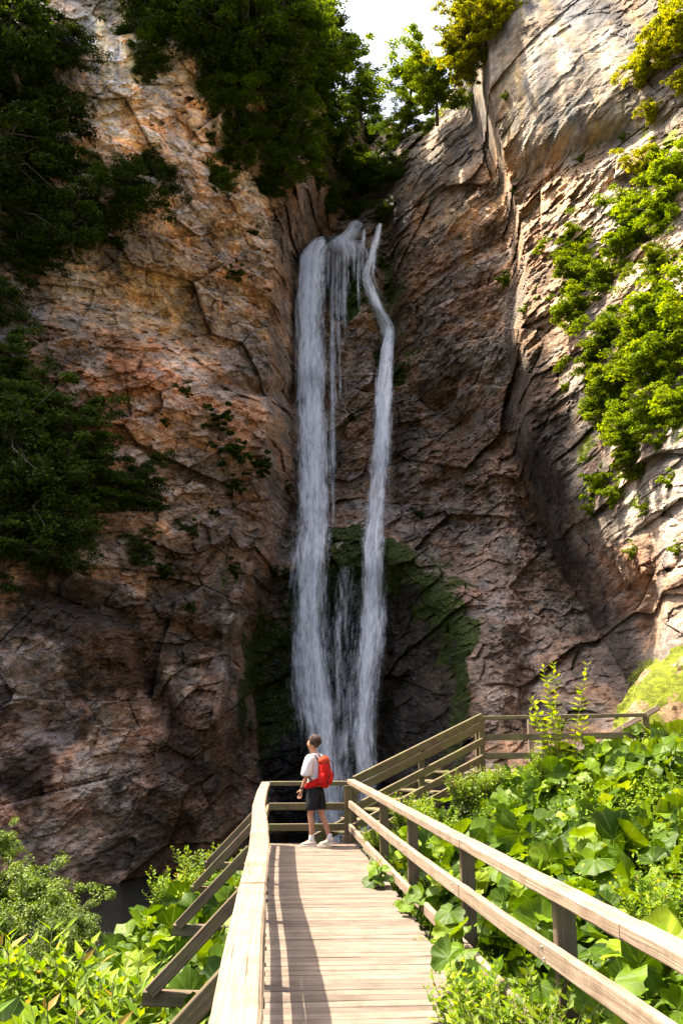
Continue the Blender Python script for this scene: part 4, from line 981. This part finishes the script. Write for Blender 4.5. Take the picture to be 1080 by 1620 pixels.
def undergrowth(n, xr_, yr_, ok, h0, h1, seed, label):
    g = np.random.default_rng(seed); Ps = []; Vs = []
    while len(Ps) < n:
        x, y = g.uniform(*xr_), g.uniform(*yr_)
        if not ok(x, y): continue
        if math.sin(x * 2.1 + 1) + math.sin(y * 1.9 + x) + g.normal(0, .8) < .3: continue
        z = gz(x, y) + g.uniform(h0, h1); m = 46; q = g.normal(0, 1, (m, 3)) * np.array([.10, .10, .12]); Ps.append(np.array([x, y, z]) + q); Vs.append(np.clip(g.beta(2, 2, m) + g.uniform(-.1, .3), 0, 1))
    p = np.concatenate(Ps); v = np.concatenate(Vs); nr = g.normal(0, .5, p.shape) + np.array([-.1, -.2, .8])
    V, Fq, k_ = leaves_at(p, nr, .055, .55, g)
    o = link('undergrowth', npmesh('undergrowth', V, Fq, LEAF_HERB, False, None, {'vary': np.repeat(np.stack([v, v * 0, v * 0], 1), k_, 0)})); tag(o, label, 'undergrowth', kind='stuff')
undergrowth(620, (.3, 9.5), (3, 18.5), ok_r, .25, .72, 61, 'fine leaved weeds growing through the butterbur on the right bank')
undergrowth(260, (-5.0, -.3), (4.5, 16), ok_l, .1, .55, 62, 'fine leaved weeds growing through the butterbur below the left railing')
# sapling at the landing and rusty plant by the left railing
q = P(892, 1215, 16.2); put_herb(SAP, 'sapling', (q.x, q.y, q.z - .25), 'tall thin sapling with bright leaves in front of the landing railing', 'sapling')
q = P(868, 1215, 16.3); put_herb(HB[0], 'herb', (q.x, q.y, q.z - .4), 'low sprig beside the foot of the tall sapling', 'herb', s=.9)
LEAF_RUST = leaf_material('leaf_rust', (.22, .07, .015), (.40, .16, .02), (.45, .30, .04), .3)
RU = herb(208, 16, .6, .5, .10, .5, .05, LEAF_RUST)
q = P(298, 1420, 15.5); put_herb(RU, 'rusty_plant', (q.x, q.y, q.z - .15), 'rust orange leaved plant beside the left railing struts', 'plant', s=.9)
q = P(330, 1400, 15.8); put_herb(HB[1], 'herb', (q.x, q.y, q.z - .3), 'upright yellow green spire plant beside the left railing struts', 'plant', s=1.15)
q = P(272, 1425, 15.0); put_herb(HB[0], 'herb', (q.x, q.y, q.z - .2), 'thin branching green plant left of the rusty plant', 'plant', s=.8)

# ------------------------------------------------------------------ the waterfall
def water_material():
    m, n, b = mat_new('falling_water')
    uv = N(n, 'ShaderNodeUVMap').outputs[0]; sx = N(n, 'ShaderNodeSeparateXYZ'); n.links.new(uv, sx.inputs[0])
    at = N(n, 'ShaderNodeAttribute', attribute_name='flow'); sp = N(n, 'ShaderNodeSeparateColor'); n.links.new(at.outputs['Color'], sp.inputs[0])
    # r = across 0..1, g = density, b = metres across / 4
    s1 = noise_tex(n, mapping(n, uv, (1.0, .12, 1)), 2.2, 5, .62, .8)
    s2 = noise_tex(n, mapping(n, uv, (1.0, .05, 1)), 9.0, 4, .6)
    s3 = noise_tex(n, mapping(n, uv, (1.0, .20, 1)), 2.4, 5, .6, 1.0)
    s4 = noise_tex(n, mapping(n, uv, (1.0, .22, 1)), 7.0, 3, .6, .5)
    def ma(op, a, b_=None, c=None):
        q = N(n, 'ShaderNodeMath', operation=op)
        for i, v in enumerate((a, b_, c)):
            if v is None: continue
            if hasattr(v, 'node'): n.links.new(v, q.inputs[i])
            else: q.inputs[i].default_value = v
        return q.outputs[0]
    edge = ma('SUBTRACT', 1, ma('ABSOLUTE', ma('MULTIPLY_ADD', sp.outputs[0], 2, -1)))
    nn = ma('ADD', ma('MULTIPLY_ADD', s1, 2.4, -1.15), ma('ADD', ma('MULTIPLY_ADD', s2, .9, -.45), ma('ADD', ma('MULTIPLY_ADD', s3, 2.0, -1.0), ma('MULTIPLY_ADD', s4, 1.2, -.6))))
    tot = ma('ADD', ma('MULTIPLY', edge, 1.1), ma('ADD', nn, ma('MULTIPLY_ADD', sp.outputs[1], 1.3, -1.0)))
    mr = N(n, 'ShaderNodeMapRange', interpolation_type='SMOOTHSTEP'); n.links.new(tot, mr.inputs[0]); mr.inputs[1].default_value = -.15; mr.inputs[2].default_value = 1.7
    e3 = N(n, 'ShaderNodeMapRange', interpolation_type='SMOOTHSTEP'); n.links.new(edge, e3.inputs[0]); e3.inputs[1].default_value = 0; e3.inputs[2].default_value = .14
    e2 = N(n, 'ShaderNodeMapRange', interpolation_type='SMOOTHSTEP'); n.links.new(ma('ADD', edge, ma('ADD', ma('MULTIPLY_ADD', s1, 1.3, -.65), ma('ADD', ma('MULTIPLY_ADD', s4, .6, -.3), ma('MULTIPLY_ADD', s2, .7, -.35)))), e2.inputs[0]); e2.inputs[1].default_value = .06; e2.inputs[2].default_value = .75
    al = ma('MULTIPLY', ma('MULTIPLY', mr.outputs[0], ma('MULTIPLY', e2.outputs[0], e3.outputs[0])), ma('MULTIPLY_ADD', sp.outputs[1], .35, .62))
    al = ma('MULTIPLY', al, sp.outputs[2])
    n.links.new(ramp(n, ma('MULTIPLY_ADD', s4, .6, ma('MULTIPLY', s3, .4)), [(.36, (.74, .80, .84)), (.52, (.97, .97, .97))]), b.inputs['Base Color']); b.inputs['Roughness'].default_value = .45; b.inputs['Specular IOR Level'].default_value = .2
    tl = N(n, 'ShaderNodeBsdfTranslucent'); tl.inputs[0].default_value = (.8, .87, .93, 1)
    m1 = N(n, 'ShaderNodeMixShader'); m1.inputs[0].default_value = .06; n.links.new(b.outputs[0], m1.inputs[1]); n.links.new(tl.outputs[0], m1.inputs[2])
    tp_ = N(n, 'ShaderNodeBsdfTransparent'); m2 = N(n, 'ShaderNodeMixShader'); n.links.new(al, m2.inputs[0]); n.links.new(tp_.outputs[0], m2.inputs[1]); n.links.new(m1.outputs[0], m2.inputs[2])
    n.links.new(m2.outputs[0], n.nodes['Material Output'].inputs[0])
    bp = N(n, 'ShaderNodeBump'); bp.inputs['Distance'].default_value = .25; bp.inputs['Strength'].default_value = .6; n.links.new(ma('ADD', s1, s3), bp.inputs['Height']); # froth is a cloud of drops: it scatters light from overhead, not like a smooth vertical sheet
    vm_ = N(n, 'ShaderNodeVectorMath', operation='ADD'); n.links.new(bp.outputs[0], vm_.inputs[0]); vm_.inputs[1].default_value = (-.5, -.2, 1.7)
    vn_ = N(n, 'ShaderNodeVectorMath', operation='NORMALIZE'); n.links.new(vm_.outputs[0], vn_.inputs[0])
    n.links.new(vn_.outputs[0], b.inputs['Normal']); n.links.new(vn_.outputs[0], tl.inputs['Normal'])
    return m
FALLM = water_material()
lip = P(505, 388, 58.5)
wf = empty('waterfall', (float(P(540, 1330, 55).x), 56, -4)); tag(wf, 'tall white waterfall dropping in two streams from the ravine into the pool', 'waterfall')
def depth_of(px, py):
    i = int(np.clip(np.searchsorted(CL_X, px), 1, len(CL_X) - 1)); r = int(np.clip(np.searchsorted(CL_Y[:, i], py), 0, CL_D.shape[0] - 1)); return CL_D[r, i]
def stream(name, tab, off=.5, layers=3, free=True, cling=False, seed=0):
    """tab: (px, py, width px, density). falls clear of the rock, as stacked arched veils of real depth"""
    g = np.random.default_rng(seed + 900); tab = np.array(tab, float)
    y0, y1 = tab[0, 1], tab[-1, 1]; m = int((y1 - y0) / 4) + 2; ys = np.linspace(y0, y1, m)
    xs = np.interp(ys, tab[:, 1], tab[:, 0]); ws = np.interp(ys, tab[:, 1], tab[:, 2]) * np.interp(ys, [400, 560, 800, 1100, 1250], [1.0, 1.1, 1.25, 1.22, 1.1]); dn = np.interp(ys, tab[:, 1], tab[:, 3])
    ker = np.ones(9) / 9
    xs = np.convolve(np.pad(xs, 4, 'edge'), ker, 'valid'); ws = np.convolve(np.pad(ws, 4, 'edge'), ker, 'valid')
    D = np.array([min(depth_of(x + k * w_, y) for k in (-.45, -.2, 0, .2, .45)) for x, y, w_ in zip(xs, ys, ws)]) - off
    if not cling: D = np.minimum.accumulate(D) * .6 + D * .4
    kk = min(13, max(3, m // 6) | 1); D = np.convolve(np.pad(D, kk // 2, 'edge'), np.ones(kk) / kk, 'valid') - .25
    A = Acc(); nu = 11
    for l in range(layers):
        u = np.linspace(0, 1, nu); wl = ws * (1.0 if l == 0 else g.uniform(.55, 1.1)); sh = 0 if l == 0 else g.uniform(-.16, .16)
        V = []; UV = []; C = []; Lm = 0
        ripple = g.normal(0, .03, (m, nu)).cumsum(0) * .25
        su, sv = g.uniform(0, 40), g.uniform(0, 200)
        for i in range(m):
            cpt = P(xs[i], ys[i], D[i]); wm = wl[i] * D[i] / 1450.
            if i: Lm += abs(V[-1][5][2] - cpt.z) if False else 0
            row = []
            for j in range(nu):
                a = (u[j] - .5) * 2
                row.append((cpt.x + a * wm / 2 + sh * wm, D[i] - .28 * l - .35 * wm * (1 - a * a) + ripple[i, j] * .3, cpt.z))
                UV.append((a * wm / 2 + su, cpt.z + sv)); tfade = min(1, i / 2.0) if not cling else 1
                C.append((u[j], dn[i], min(1, (m - 1 - i) / 6.) * max(.35, tfade)))
            V.append(row)
        idx = np.arange(m * nu).reshape(m, nu); Fq = np.stack([idx[:-1, :-1], idx[1:, :-1], idx[1:, 1:], idx[:-1, 1:]], -1).reshape(-1, 4)
        A.add(np.array(V).reshape(-1, 3), Fq, np.array(C), np.array(UV))
    me = npmesh(name, np.concatenate(A.V), np.concatenate(A.F), FALLM, True, np.concatenate(A.UV), {'flow': np.concatenate(A.C)})
    return link(name, me, wf)
stream('main_stream', [(512, 386, 18, 1.2), (503, 391, 40, 1.25), (495, 410, 48, 1.25), (491, 500, 52, 1.15), (493, 600, 50, 1.08), (496, 700, 52, .98), (498, 800, 52, .86), (496, 880, 54, .74), (491, 960, 52, .70), (492, 1040, 60, .66), (500, 1120, 64, .58), (512, 1200, 58, .5), (518, 1300, 60, .44), (520, 1375, 66, .4)], .7, 4, seed=1)
stream('main_stream', [(500, 700, 26, .5), (504, 800, 26, .75), (498, 900, 26, .85), (490, 980, 24, .8), (500, 1060, 30, .8), (516, 1130, 30, .7), (524, 1220, 34, .6), (526, 1375, 40, .5)], 1.0, 2, seed=11)
stream('side_stream', [(600, 362, 14, .8), (594, 382, 14, .85), (588, 402, 20, .85), (583, 426, 24, .8), (575, 444, 36, .6), (583, 462, 30, .7), (592, 484, 20, .95), (602, 504, 18, 1.05), (610, 518, 24, 1.05), (614, 532, 24, .9), (613, 550, 22, .7)], .35, 3, cling=True, seed=2)
stream('side_stream', [(617, 526, 14, 1.0), (612, 560, 22, 1.15), (608, 620, 28, 1.1), (607, 680, 30, .95), (603, 740, 32, .55), (598, 800, 32, .6), (592, 860, 32, .6), (592, 920, 36, .6), (590, 1000, 40, .6), (582, 1080, 42, .55), (577, 1160, 38, .48), (580, 1240, 38, .32), (580, 1375, 36, .3)], .7, 4, seed=3)
stream('side_stream', [(600, 880, 14, .5), (590, 940, 20, .8), (594, 1000, 18, .7), (584, 1080, 24, .6), (576, 1160, 24, .55), (582, 1240, 20, .4)], 1.0, 2, seed=12)
stream('upper_cascade', [(568, 360, 30, 1.1), (558, 374, 34, 1.1), (546, 388, 40, 1.05), (530, 398, 56, .95), (520, 410, 60, .6)], .3, 3, cling=True, seed=4)
stream('upper_cascade', [(577, 365, 12, .7), (574, 385, 14, .65), (572, 400, 22, .6), (570, 408, 30, .5)], .3, 2, cling=True, seed=5)
stream('lip_veil', [(544, 390, 84, 1.0), (548, 398, 84, .85), (550, 414, 80, .5), (554, 430, 76, .32)], .35, 3, seed=10)
for i, (x, y1, w_, d_) in enumerate([(521, 470, 7, .7), (528, 760, 11, .6), (534, 560, 8, .6), (545, 540, 11, .75), (552, 470, 6, .6), (560, 450, 8, .6), (567, 500, 9, .62), (574, 440, 8, .6), (580, 425, 7, .55), (538, 640, 7, .4)]):
    stream('thin_stream', [(x, 396, w_ * 1.2, d_ + .1), (x - 1.5, 396 + (y1 - 396) * .5, w_ * 1.5, d_ * .85), (x + 1, y1, w_ * 1.9, d_ * .3)], .45, 2, seed=20 + i)
stream('thin_stream', [(527, 560, 14, .42), (526, 700, 16, .34), (528, 840, 18, .22)], .4, 2, seed=6)
stream('veil', [(550, 900, 50, .12), (545, 1000, 70, .10), (545, 1100, 70, .16), (548, 1200, 80, .2), (548, 1375, 90, .2)], .5, 2, seed=9)
# mossy boulder at the right foot of the cliff
def boulder():
    me = bpy.data.meshes.new('mossy_boulder'); import bmesh
    bm = bmesh.new(); bmesh.ops.create_icosphere(bm, subdivisions=6, radius=1); v = np.array([tuple(a.co) for a in bm.verts]); Fc = np.array([[b.index for b in f.verts] for f in bm.faces]); bm.free()
    q = v * np.array([2.15, 2.4, 2.55]); f, e = facets(q * .5 + 3, 7); f2, e2 = facets(q * 1.6, 17)
    r = 1 + .06 * f + .025 * f2 + .04 * fbm(q * .5, 4, 5) + .012 * fbm(q * 3, 4, 8); V = q * r[:, None]
    c = P(1118, 1185, 24.0); V = V + np.array([c.x + .1, c.y, c.z])
    tint = np.tile([.24, .16, .09], (len(V), 1)); mo = np.clip(.58 + .5 * fbm(V * 1.3, 4, 90), .1, .8); cover = np.stack([mo, np.zeros(len(V)), np.zeros(len(V))], 1)
    o = link('mossy_boulder', npmesh('mossy_boulder', V, Fc, ROCK, False, None, {'tint': tint, 'cover': cover, 'moss': np.tile([.10, .12, .004], (len(V), 1))}))
    tag(o, 'sunlit boulder covered in yellow moss behind the right end of the landing', 'boulder')
boulder()


# ------------------------------------------------------------------ the hiker
def skin_mat(name, col):
    m, n, b = mat_new(name); b.inputs['Base Color'].default_value = (*col, 1); b.inputs['Roughness'].default_value = .55
    b.inputs['Subsurface Weight'].default_value = .15; b.inputs['Subsurface Radius'].default_value = (.02, .008, .004); return m
SKIN = skin_mat('skin', (.36, .17, .10))
def cloth(name, col, sc=26):
    m = simple(name, col, .85, .15, .12, sc); n = m.node_tree; b = n.nodes['Principled BSDF']
    tc = N(n, 'ShaderNodeTexCoord').outputs['Object']; f = noise_tex(n, mapping(n, tc, (1, 1, .35)), 11, 3, .5, 1.); bp = N(n, 'ShaderNodeBump'); bp.inputs['Distance'].default_value = .03; bp.inputs['Strength'].default_value = .7
    n.links.new(f, bp.inputs['Height']); n.links.new(bp.outputs[0], b.inputs['Normal']); return m
SHIRT = cloth('cotton_shirt', (.52, .46, .47)); SHORTS = cloth('black_cotton', (.012, .012, .014)); RED = cloth('red_nylon', (.42, .010, .008), 30); ORANGE = cloth('orange_nylon', (.40, .045, .015), 30)
STRAP = simple('black_webbing', (.015, .012, .012), .7); HAIRM = simple('brown_hair', (.045, .022, .011), .6, .4, .5, 60); SOCK = cloth('white_sock', (.6, .58, .57)); SHOE = cloth('beige_canvas', (.46, .38, .31), 40); SOLE = simple('white_rubber', (.7, .66, .6), .5)
pq = P(497, 1334, 16.75)
pe = empty('person', (pq.x, 16.72, .002), R(66)); tag(pe, 'hiker in pale t-shirt and black shorts standing at the end railing facing the waterfall', 'person')
def pm(name, me, parent=None): return link(name, me, parent or pe, True)
def loft(rings, k=20, cap=True, jit=0, seed=0):
    """rings: (cx,cy,cz,rx,ry[,tiltvec]) -> closed skin of elliptical sections"""
    g = np.random.default_rng(seed); V = []; m = len(rings)
    for i, r in enumerate(rings):
        c = np.array(r[:3], float); p0 = np.array(rings[max(i - 1, 0)][:3], float); p1 = np.array(rings[min(i + 1, m - 1)][:3], float)
        t = p1 - p0 if len(r) < 6 else np.array(r[5], float); t /= np.linalg.norm(t) + 1e-9
        x = np.array([1., 0, 0]); x -= t * x.dot(t); x /= np.linalg.norm(x); y = np.cross(t, x)
        for j in range(k):
            a = 2 * math.pi * j / k; q = 1 + g.normal(0, jit)
            V.append(c + x * math.cos(a) * r[3] * q + y * math.sin(a) * r[4] * q)
    Fq = [(i * k + j, i * k + (j + 1) % k, (i + 1) * k + (j + 1) % k, (i + 1) * k + j) for i in range(m - 1) for j in range(k)]
    if cap:
        for s_, o in ((0, 0), (1, (m - 1) * k)):
            c = np.array(V[o:o + k]).mean(0); b0 = len(V); V.append(c)
            for j in range(0, k, 2): f = (b0, o + (j + 2) % k, o + j + 1, o + j); Fq.append(f if not s_ else f[::-1])
    return np.array(V), np.array(Fq)
def lofts(name, parts, mat, parent=None, sub=1, **kw):
    A = Acc()
    for i, r in enumerate(parts): V, Fq = loft(r, seed=i, **kw); A.add(V, Fq)
    me = A.mesh(name, mat, True); o = pm(name, me, parent)
    if sub: md = o.modifiers.new('sub', 'SUBSURF'); md.levels = sub; md.render_levels = sub
    return o
# body: one skinned skeleton
JV = []; JE = []; JR = []
def jv(p, r, par=None):
    JV.append(p); JR.append(r); i = len(JV) - 1
    if par is not None: JE.append((par, i))
    return i
pel = jv((0, -.02, .95), (.13, .10)); sp1 = jv((0, -.03, 1.12), (.125, .09), pel); ch = jv((0, -.02, 1.32), (.145, .10), sp1); nb = jv((0, .0, 1.465), (.07, .06), ch); nk = jv((0, .025, 1.525), (.052, .052), nb)
jaw = jv((0, .05, 1.60), (.064, .072), nk); hd = jv((0, .045, 1.675), (.074, .09), jaw); ht = jv((0, .03, 1.745), (.062, .07), hd)
nose = jv((0, .155, 1.655), (.012, .012), hd)
for s in (-1, 1): jv((s * .085, .04, 1.655), (.012, .018), hd)
def arm(s, el, wr, fdir):
    sh = jv((s * .165, -.01, 1.425), (.055, .055), ch); e = jv(el, (.038, .038), sh); m1 = jv(tuple((np.array(el) * .6 + np.array(wr) * .4)), (.036, .036), e); w_ = jv(wr, (.024, .024), m1)
    wr = np.array(wr); f = np.array(fdir) / np.linalg.norm(fdir); pal = jv(tuple(wr + f * .05), (.036, .020), w_)
    kn = jv(tuple(wr + f * .085), (.036, .018), pal); side = np.array([0, 1, 0.]); side -= f * side.dot(f); side /= np.linalg.norm(side); inn = np.cross(f, side) * s
    for k, (o, L) in enumerate(((.030, .070), (.011, .080), (-.010, .074), (-.028, .058))):
        a = jv(tuple(wr + f * .10 + side * o), (.0095, .0095), kn); b_ = jv(tuple(wr + f * (.10 + L * .5) + side * o + inn * .012), (.009, .009), a); jv(tuple(wr + f * (.10 + L * .82) + side * o + inn * .036), (.0075, .0075), b_)
    a = jv(tuple(wr + f * .04 + side * .045 + inn * .01), (.011, .011), pal); jv(tuple(wr + f * .085 + side * .062 + inn * .02), (.0095, .0095), a)
arm(-1, (-.225, .035, 1.16), (-.215, .135, .925), (.02, .22, -.9)); arm(1, (.225, .0, 1.15), (.20, .11, .93), (0, .25, -.9))
def leg(s, kn, an, toe):
    h = jv((s * .09, -.02, .88), (.088, .09), pel); th = jv(tuple((np.array((s * .09, -.02, .88)) + np.array(kn)) / 2), (.072, .075), h); k = jv(kn, (.050, .052), th)
    ca = jv(tuple(np.array(kn) * .66 + np.array(an) * .34 + np.array((0, -.02, 0))), (.050, .054), k); a = jv(an, (.032, .036), ca); jv(toe, (.035, .025), a)
leg(-1, (-.095, .035, .50), (-.10, .0, .105), (-.11, .12, .035)); leg(1, (.095, -.09, .50), (.10, -.235, .115), (.11, -.13, .035))
me = bpy.data.meshes.new('body'); me.from_pydata([tuple(v) for v in JV], JE, []); me.materials.append(SKIN)
bo = link('body', me, pe, True); md = bo.modifiers.new('skin', 'SKIN'); md.use_smooth_shade = True
if not me.skin_vertices:
    bpy.context.view_layer.objects.active = bo
for i, sv in enumerate(me.skin_vertices[0].data): sv.radius = JR[i]; sv.use_root = (i == 0)
md = bo.modifiers.new('sub', 'SUBSURF'); md.levels = 2; md.render_levels = 2
# eyes, hair
for s in (-1, 1):
    V, Fq = loft([(s * .03, .128, 1.671, .001, .001), (s * .03, .132, 1.675, .011, .004), (s * .03, .128, 1.679, .001, .001)], 8); A = Acc(); A.add(V, Fq); pm('eye', A.mesh('eye', STRAP, True))
g = np.random.default_rng(77); A = Acc()
V, Fq = loft([(0, -.035, 1.60, .045, .03), (0, -.03, 1.635, .074, .062), (0, -.015, 1.68, .088, .086), (0, .0, 1.73, .088, .092), (0, .01, 1.765, .072, .078), (0, .012, 1.79, .035, .04)], 16, jit=.02); A.add(V, Fq)
for i in range(520):                                             # short curls all over the cap
    d = g.normal(size=3); d /= np.linalg.norm(d)
    if d[2] < -.55 or (d[1] > .45 and d[2] < .35): continue
    c = np.array([0, .0, 1.705]) + d * np.array([.086, .092, .088]); t = np.cross(d, g.normal(size=3)); t /= np.linalg.norm(t)
    pts = [c + t * .018 * math.cos(a) * 1 + d * (.006 + .016 * math.sin(a)) + np.cross(d, t) * .004 * a for a in np.linspace(0, 3.1, 5)]
    V, Fq = tube_np(pts, [.005, .0055, .005, .0045, .002], 4); A.add(V, Fq)
pm('hair', A.mesh('hair', HAIRM, True))
# shirt, with wide sleeves to the elbow
lofts('shirt', [[(0, .01, 1.50, .075, .065), (0, .0, 1.475, .13, .08), (0, -.01, 1.44, .185, .105), (0, -.015, 1.36, .195, .125), (0, -.02, 1.22, .185, .128), (0, -.02, 1.08, .18, .128), (0, -.02, .985, .178, .128), (0, -.02, .95, .172, .122)],
    [(-.13, -.005, 1.46, .05, .07), (-.185, 0, 1.43, .07, .085), (-.225, .012, 1.34, .075, .09), (-.24, .03, 1.22, .078, .095), (-.245, .04, 1.155, .08, .098), (-.243, .04, 1.15, .07, .088)],
    [(.13, -.005, 1.46, .05, .07), (.185, 0, 1.43, .07, .085), (.225, .0, 1.34, .075, .09), (.24, .0, 1.22, .078, .095), (.245, .0, 1.155, .08, .098), (.243, 0, 1.15, .07, .088)]], SHIRT, k=20, jit=.018)
lofts('shorts', [[(0, -.02, 1.0, .155, .112), (0, -.025, .92, .175, .125), (0, -.025, .84, .175, .125), (0, -.025, .80, .15, .105)],
    [(-.075, -.02, .88, .085, .11), (-.09, -.01, .78, .098, .112), (-.095, .005, .66, .096, .108), (-.095, .015, .59, .098, .108), (-.095, .015, .585, .085, .095)],
    [(.075, -.03, .88, .085, .11), (.09, -.04, .78, .098, .112), (.095, -.06, .66, .096, .108), (.095, -.07, .59, .098, .108), (.095, -.07, .585, .085, .095)]], SHORTS, k=20, jit=.015)
for s, ax, ay, tilt in ((-1, -.10, 0, 0), (1, .10, -.235, .35)):
    lofts('sock', [[(ax, ay, .20, .040, .044), (ax, ay, .14, .041, .046), (ax, ay + .005, .08, .045, .052)]], SOCK, k=14)
    z0 = .0; hy = ay - .06
    V, Fq = loft([(ax * 1.02, hy - .02, .045, .03, .03, (0, 1, 0)), (ax * 1.02, hy, .055, .038, .05, (0, 1, .0)), (ax * 1.03, hy + .05, .058, .042, .055, (0, 1, 0)), (ax * 1.05, hy + .12, .045, .047, .042, (0, 1, 0)), (ax * 1.08, hy + .19, .036, .048, .032, (0, 1, 0)), (ax * 1.1, hy + .235, .03, .036, .022, (0, 1, 0)), (ax * 1.1, hy + .25, .026, .015, .012, (0, 1, 0))], 16)
    V[:, 2] = np.maximum(V[:, 2], .012); dz = tilt * np.clip(.12 - (V[:, 1] - hy), 0, .2) * .9; V[:, 2] += dz; A = Acc(); A.add(V, Fq); so_ = pm('shoe', A.mesh('shoe', SHOE, True)); md = so_.modifiers.new('s', 'SUBSURF'); md.levels = md.render_levels = 1
    V, Fq = loft([(ax * 1.02, hy - .03, .012, .028, .012, (0, 1, 0)), (ax * 1.02, hy, .012, .042, .013, (0, 1, 0)), (ax * 1.05, hy + .12, .012, .049, .013, (0, 1, 0)), (ax * 1.08, hy + .19, .012, .050, .013, (0, 1, 0)), (ax * 1.1, hy + .255, .012, .025, .012, (0, 1, 0))], 12)
    V[:, 2] += tilt * np.clip(.12 - (V[:, 1] - hy), 0, .2) * .9; A = Acc(); A.add(V, Fq); pm('sole', A.mesh('sole', SOLE, True), so_)
# watch and the red jacket tied at the hip
lofts('watch', [[(-.216, .125, .955, .030, .030), (-.216, .131, .94, .031, .031), (-.215, .138, .925, .029, .029)]], STRAP, k=12)
lofts('jacket', [[(-.155, .10, .93, .02, .02), (-.165, .06, .97, .035, .045), (-.165, -.01, 1.0, .045, .06), (-.14, -.09, 1.03, .055, .07), (-.06, -.15, 1.05, .05, .07)]], RED, k=14, jit=.05)
# backpack: worn, but a thing of its own
bp_ = empty('backpack', Vector(pe.location) + Vector((-.035, -.01, .16)), pe.rotation_euler[2]); bp_.scale = (.88, .86, .88); tag(bp_, 'red hiking backpack with orange lid worn by the hiker', 'backpack')
lofts('main_bag', [[(0, -.24, .90, .10, .06), (0, -.255, .93, .145, .10), (0, -.27, 1.05, .16, .125), (0, -.27, 1.2, .155, .125), (0, -.25, 1.33, .14, .115), (0, -.24, 1.36, .11, .09)]], RED, bp_, k=20, jit=.02)
lofts('lid', [[(0, -.23, 1.33, .12, .09), (0, -.245, 1.36, .15, .125), (0, -.24, 1.41, .145, .12), (0, -.22, 1.455, .11, .09), (0, -.21, 1.465, .05, .04)]], ORANGE, bp_, k=18, jit=.02)
lofts('side_pocket', [[(-.15, -.27, .97, .03, .06), (-.17, -.27, 1.0, .035, .08), (-.17, -.27, 1.12, .035, .08), (-.15, -.27, 1.16, .02, .06)]], RED, bp_, k=12)
lofts('front_pocket', [[(0, -.37, .97, .07, .03), (0, -.39, 1.02, .10, .045), (0, -.39, 1.18, .095, .04), (0, -.37, 1.22, .06, .02)]], RED, bp_, k=14)
for s in (-1, 1):
    A = Acc(); V, Fq = tube_np([(s * .10, -.17, 1.40), (s * .115, -.10, 1.49), (s * .12, -.0, 1.49), (s * .125, .09, 1.42), (s * .14, .115, 1.28), (s * .165, .06, 1.12), (s * .16, -.12, 1.0)], [.018] * 7, 6); A.add(V, Fq); pm('shoulder_strap', A.mesh('shoulder_strap', STRAP, True), bp_)
    A = Acc(); V, Fq = tube_np([(s * .09, -.36, 1.40), (s * .09, -.40, 1.30), (s * .09, -.415, 1.14), (s * .08, -.36, .95)], [.009] * 4, 5); A.add(V, Fq); pm('compression_strap', A.mesh('compression_strap', STRAP, True), bp_)
A = Acc(); V, Fq = tube_np([(-.03, -.16, 1.44), (-.02, -.15, 1.50), (.02, -.15, 1.50), (.03, -.16, 1.44)], [.007] * 4, 5); A.add(V, Fq); pm('grab_loop', A.mesh('grab_loop', STRAP, True), bp_)
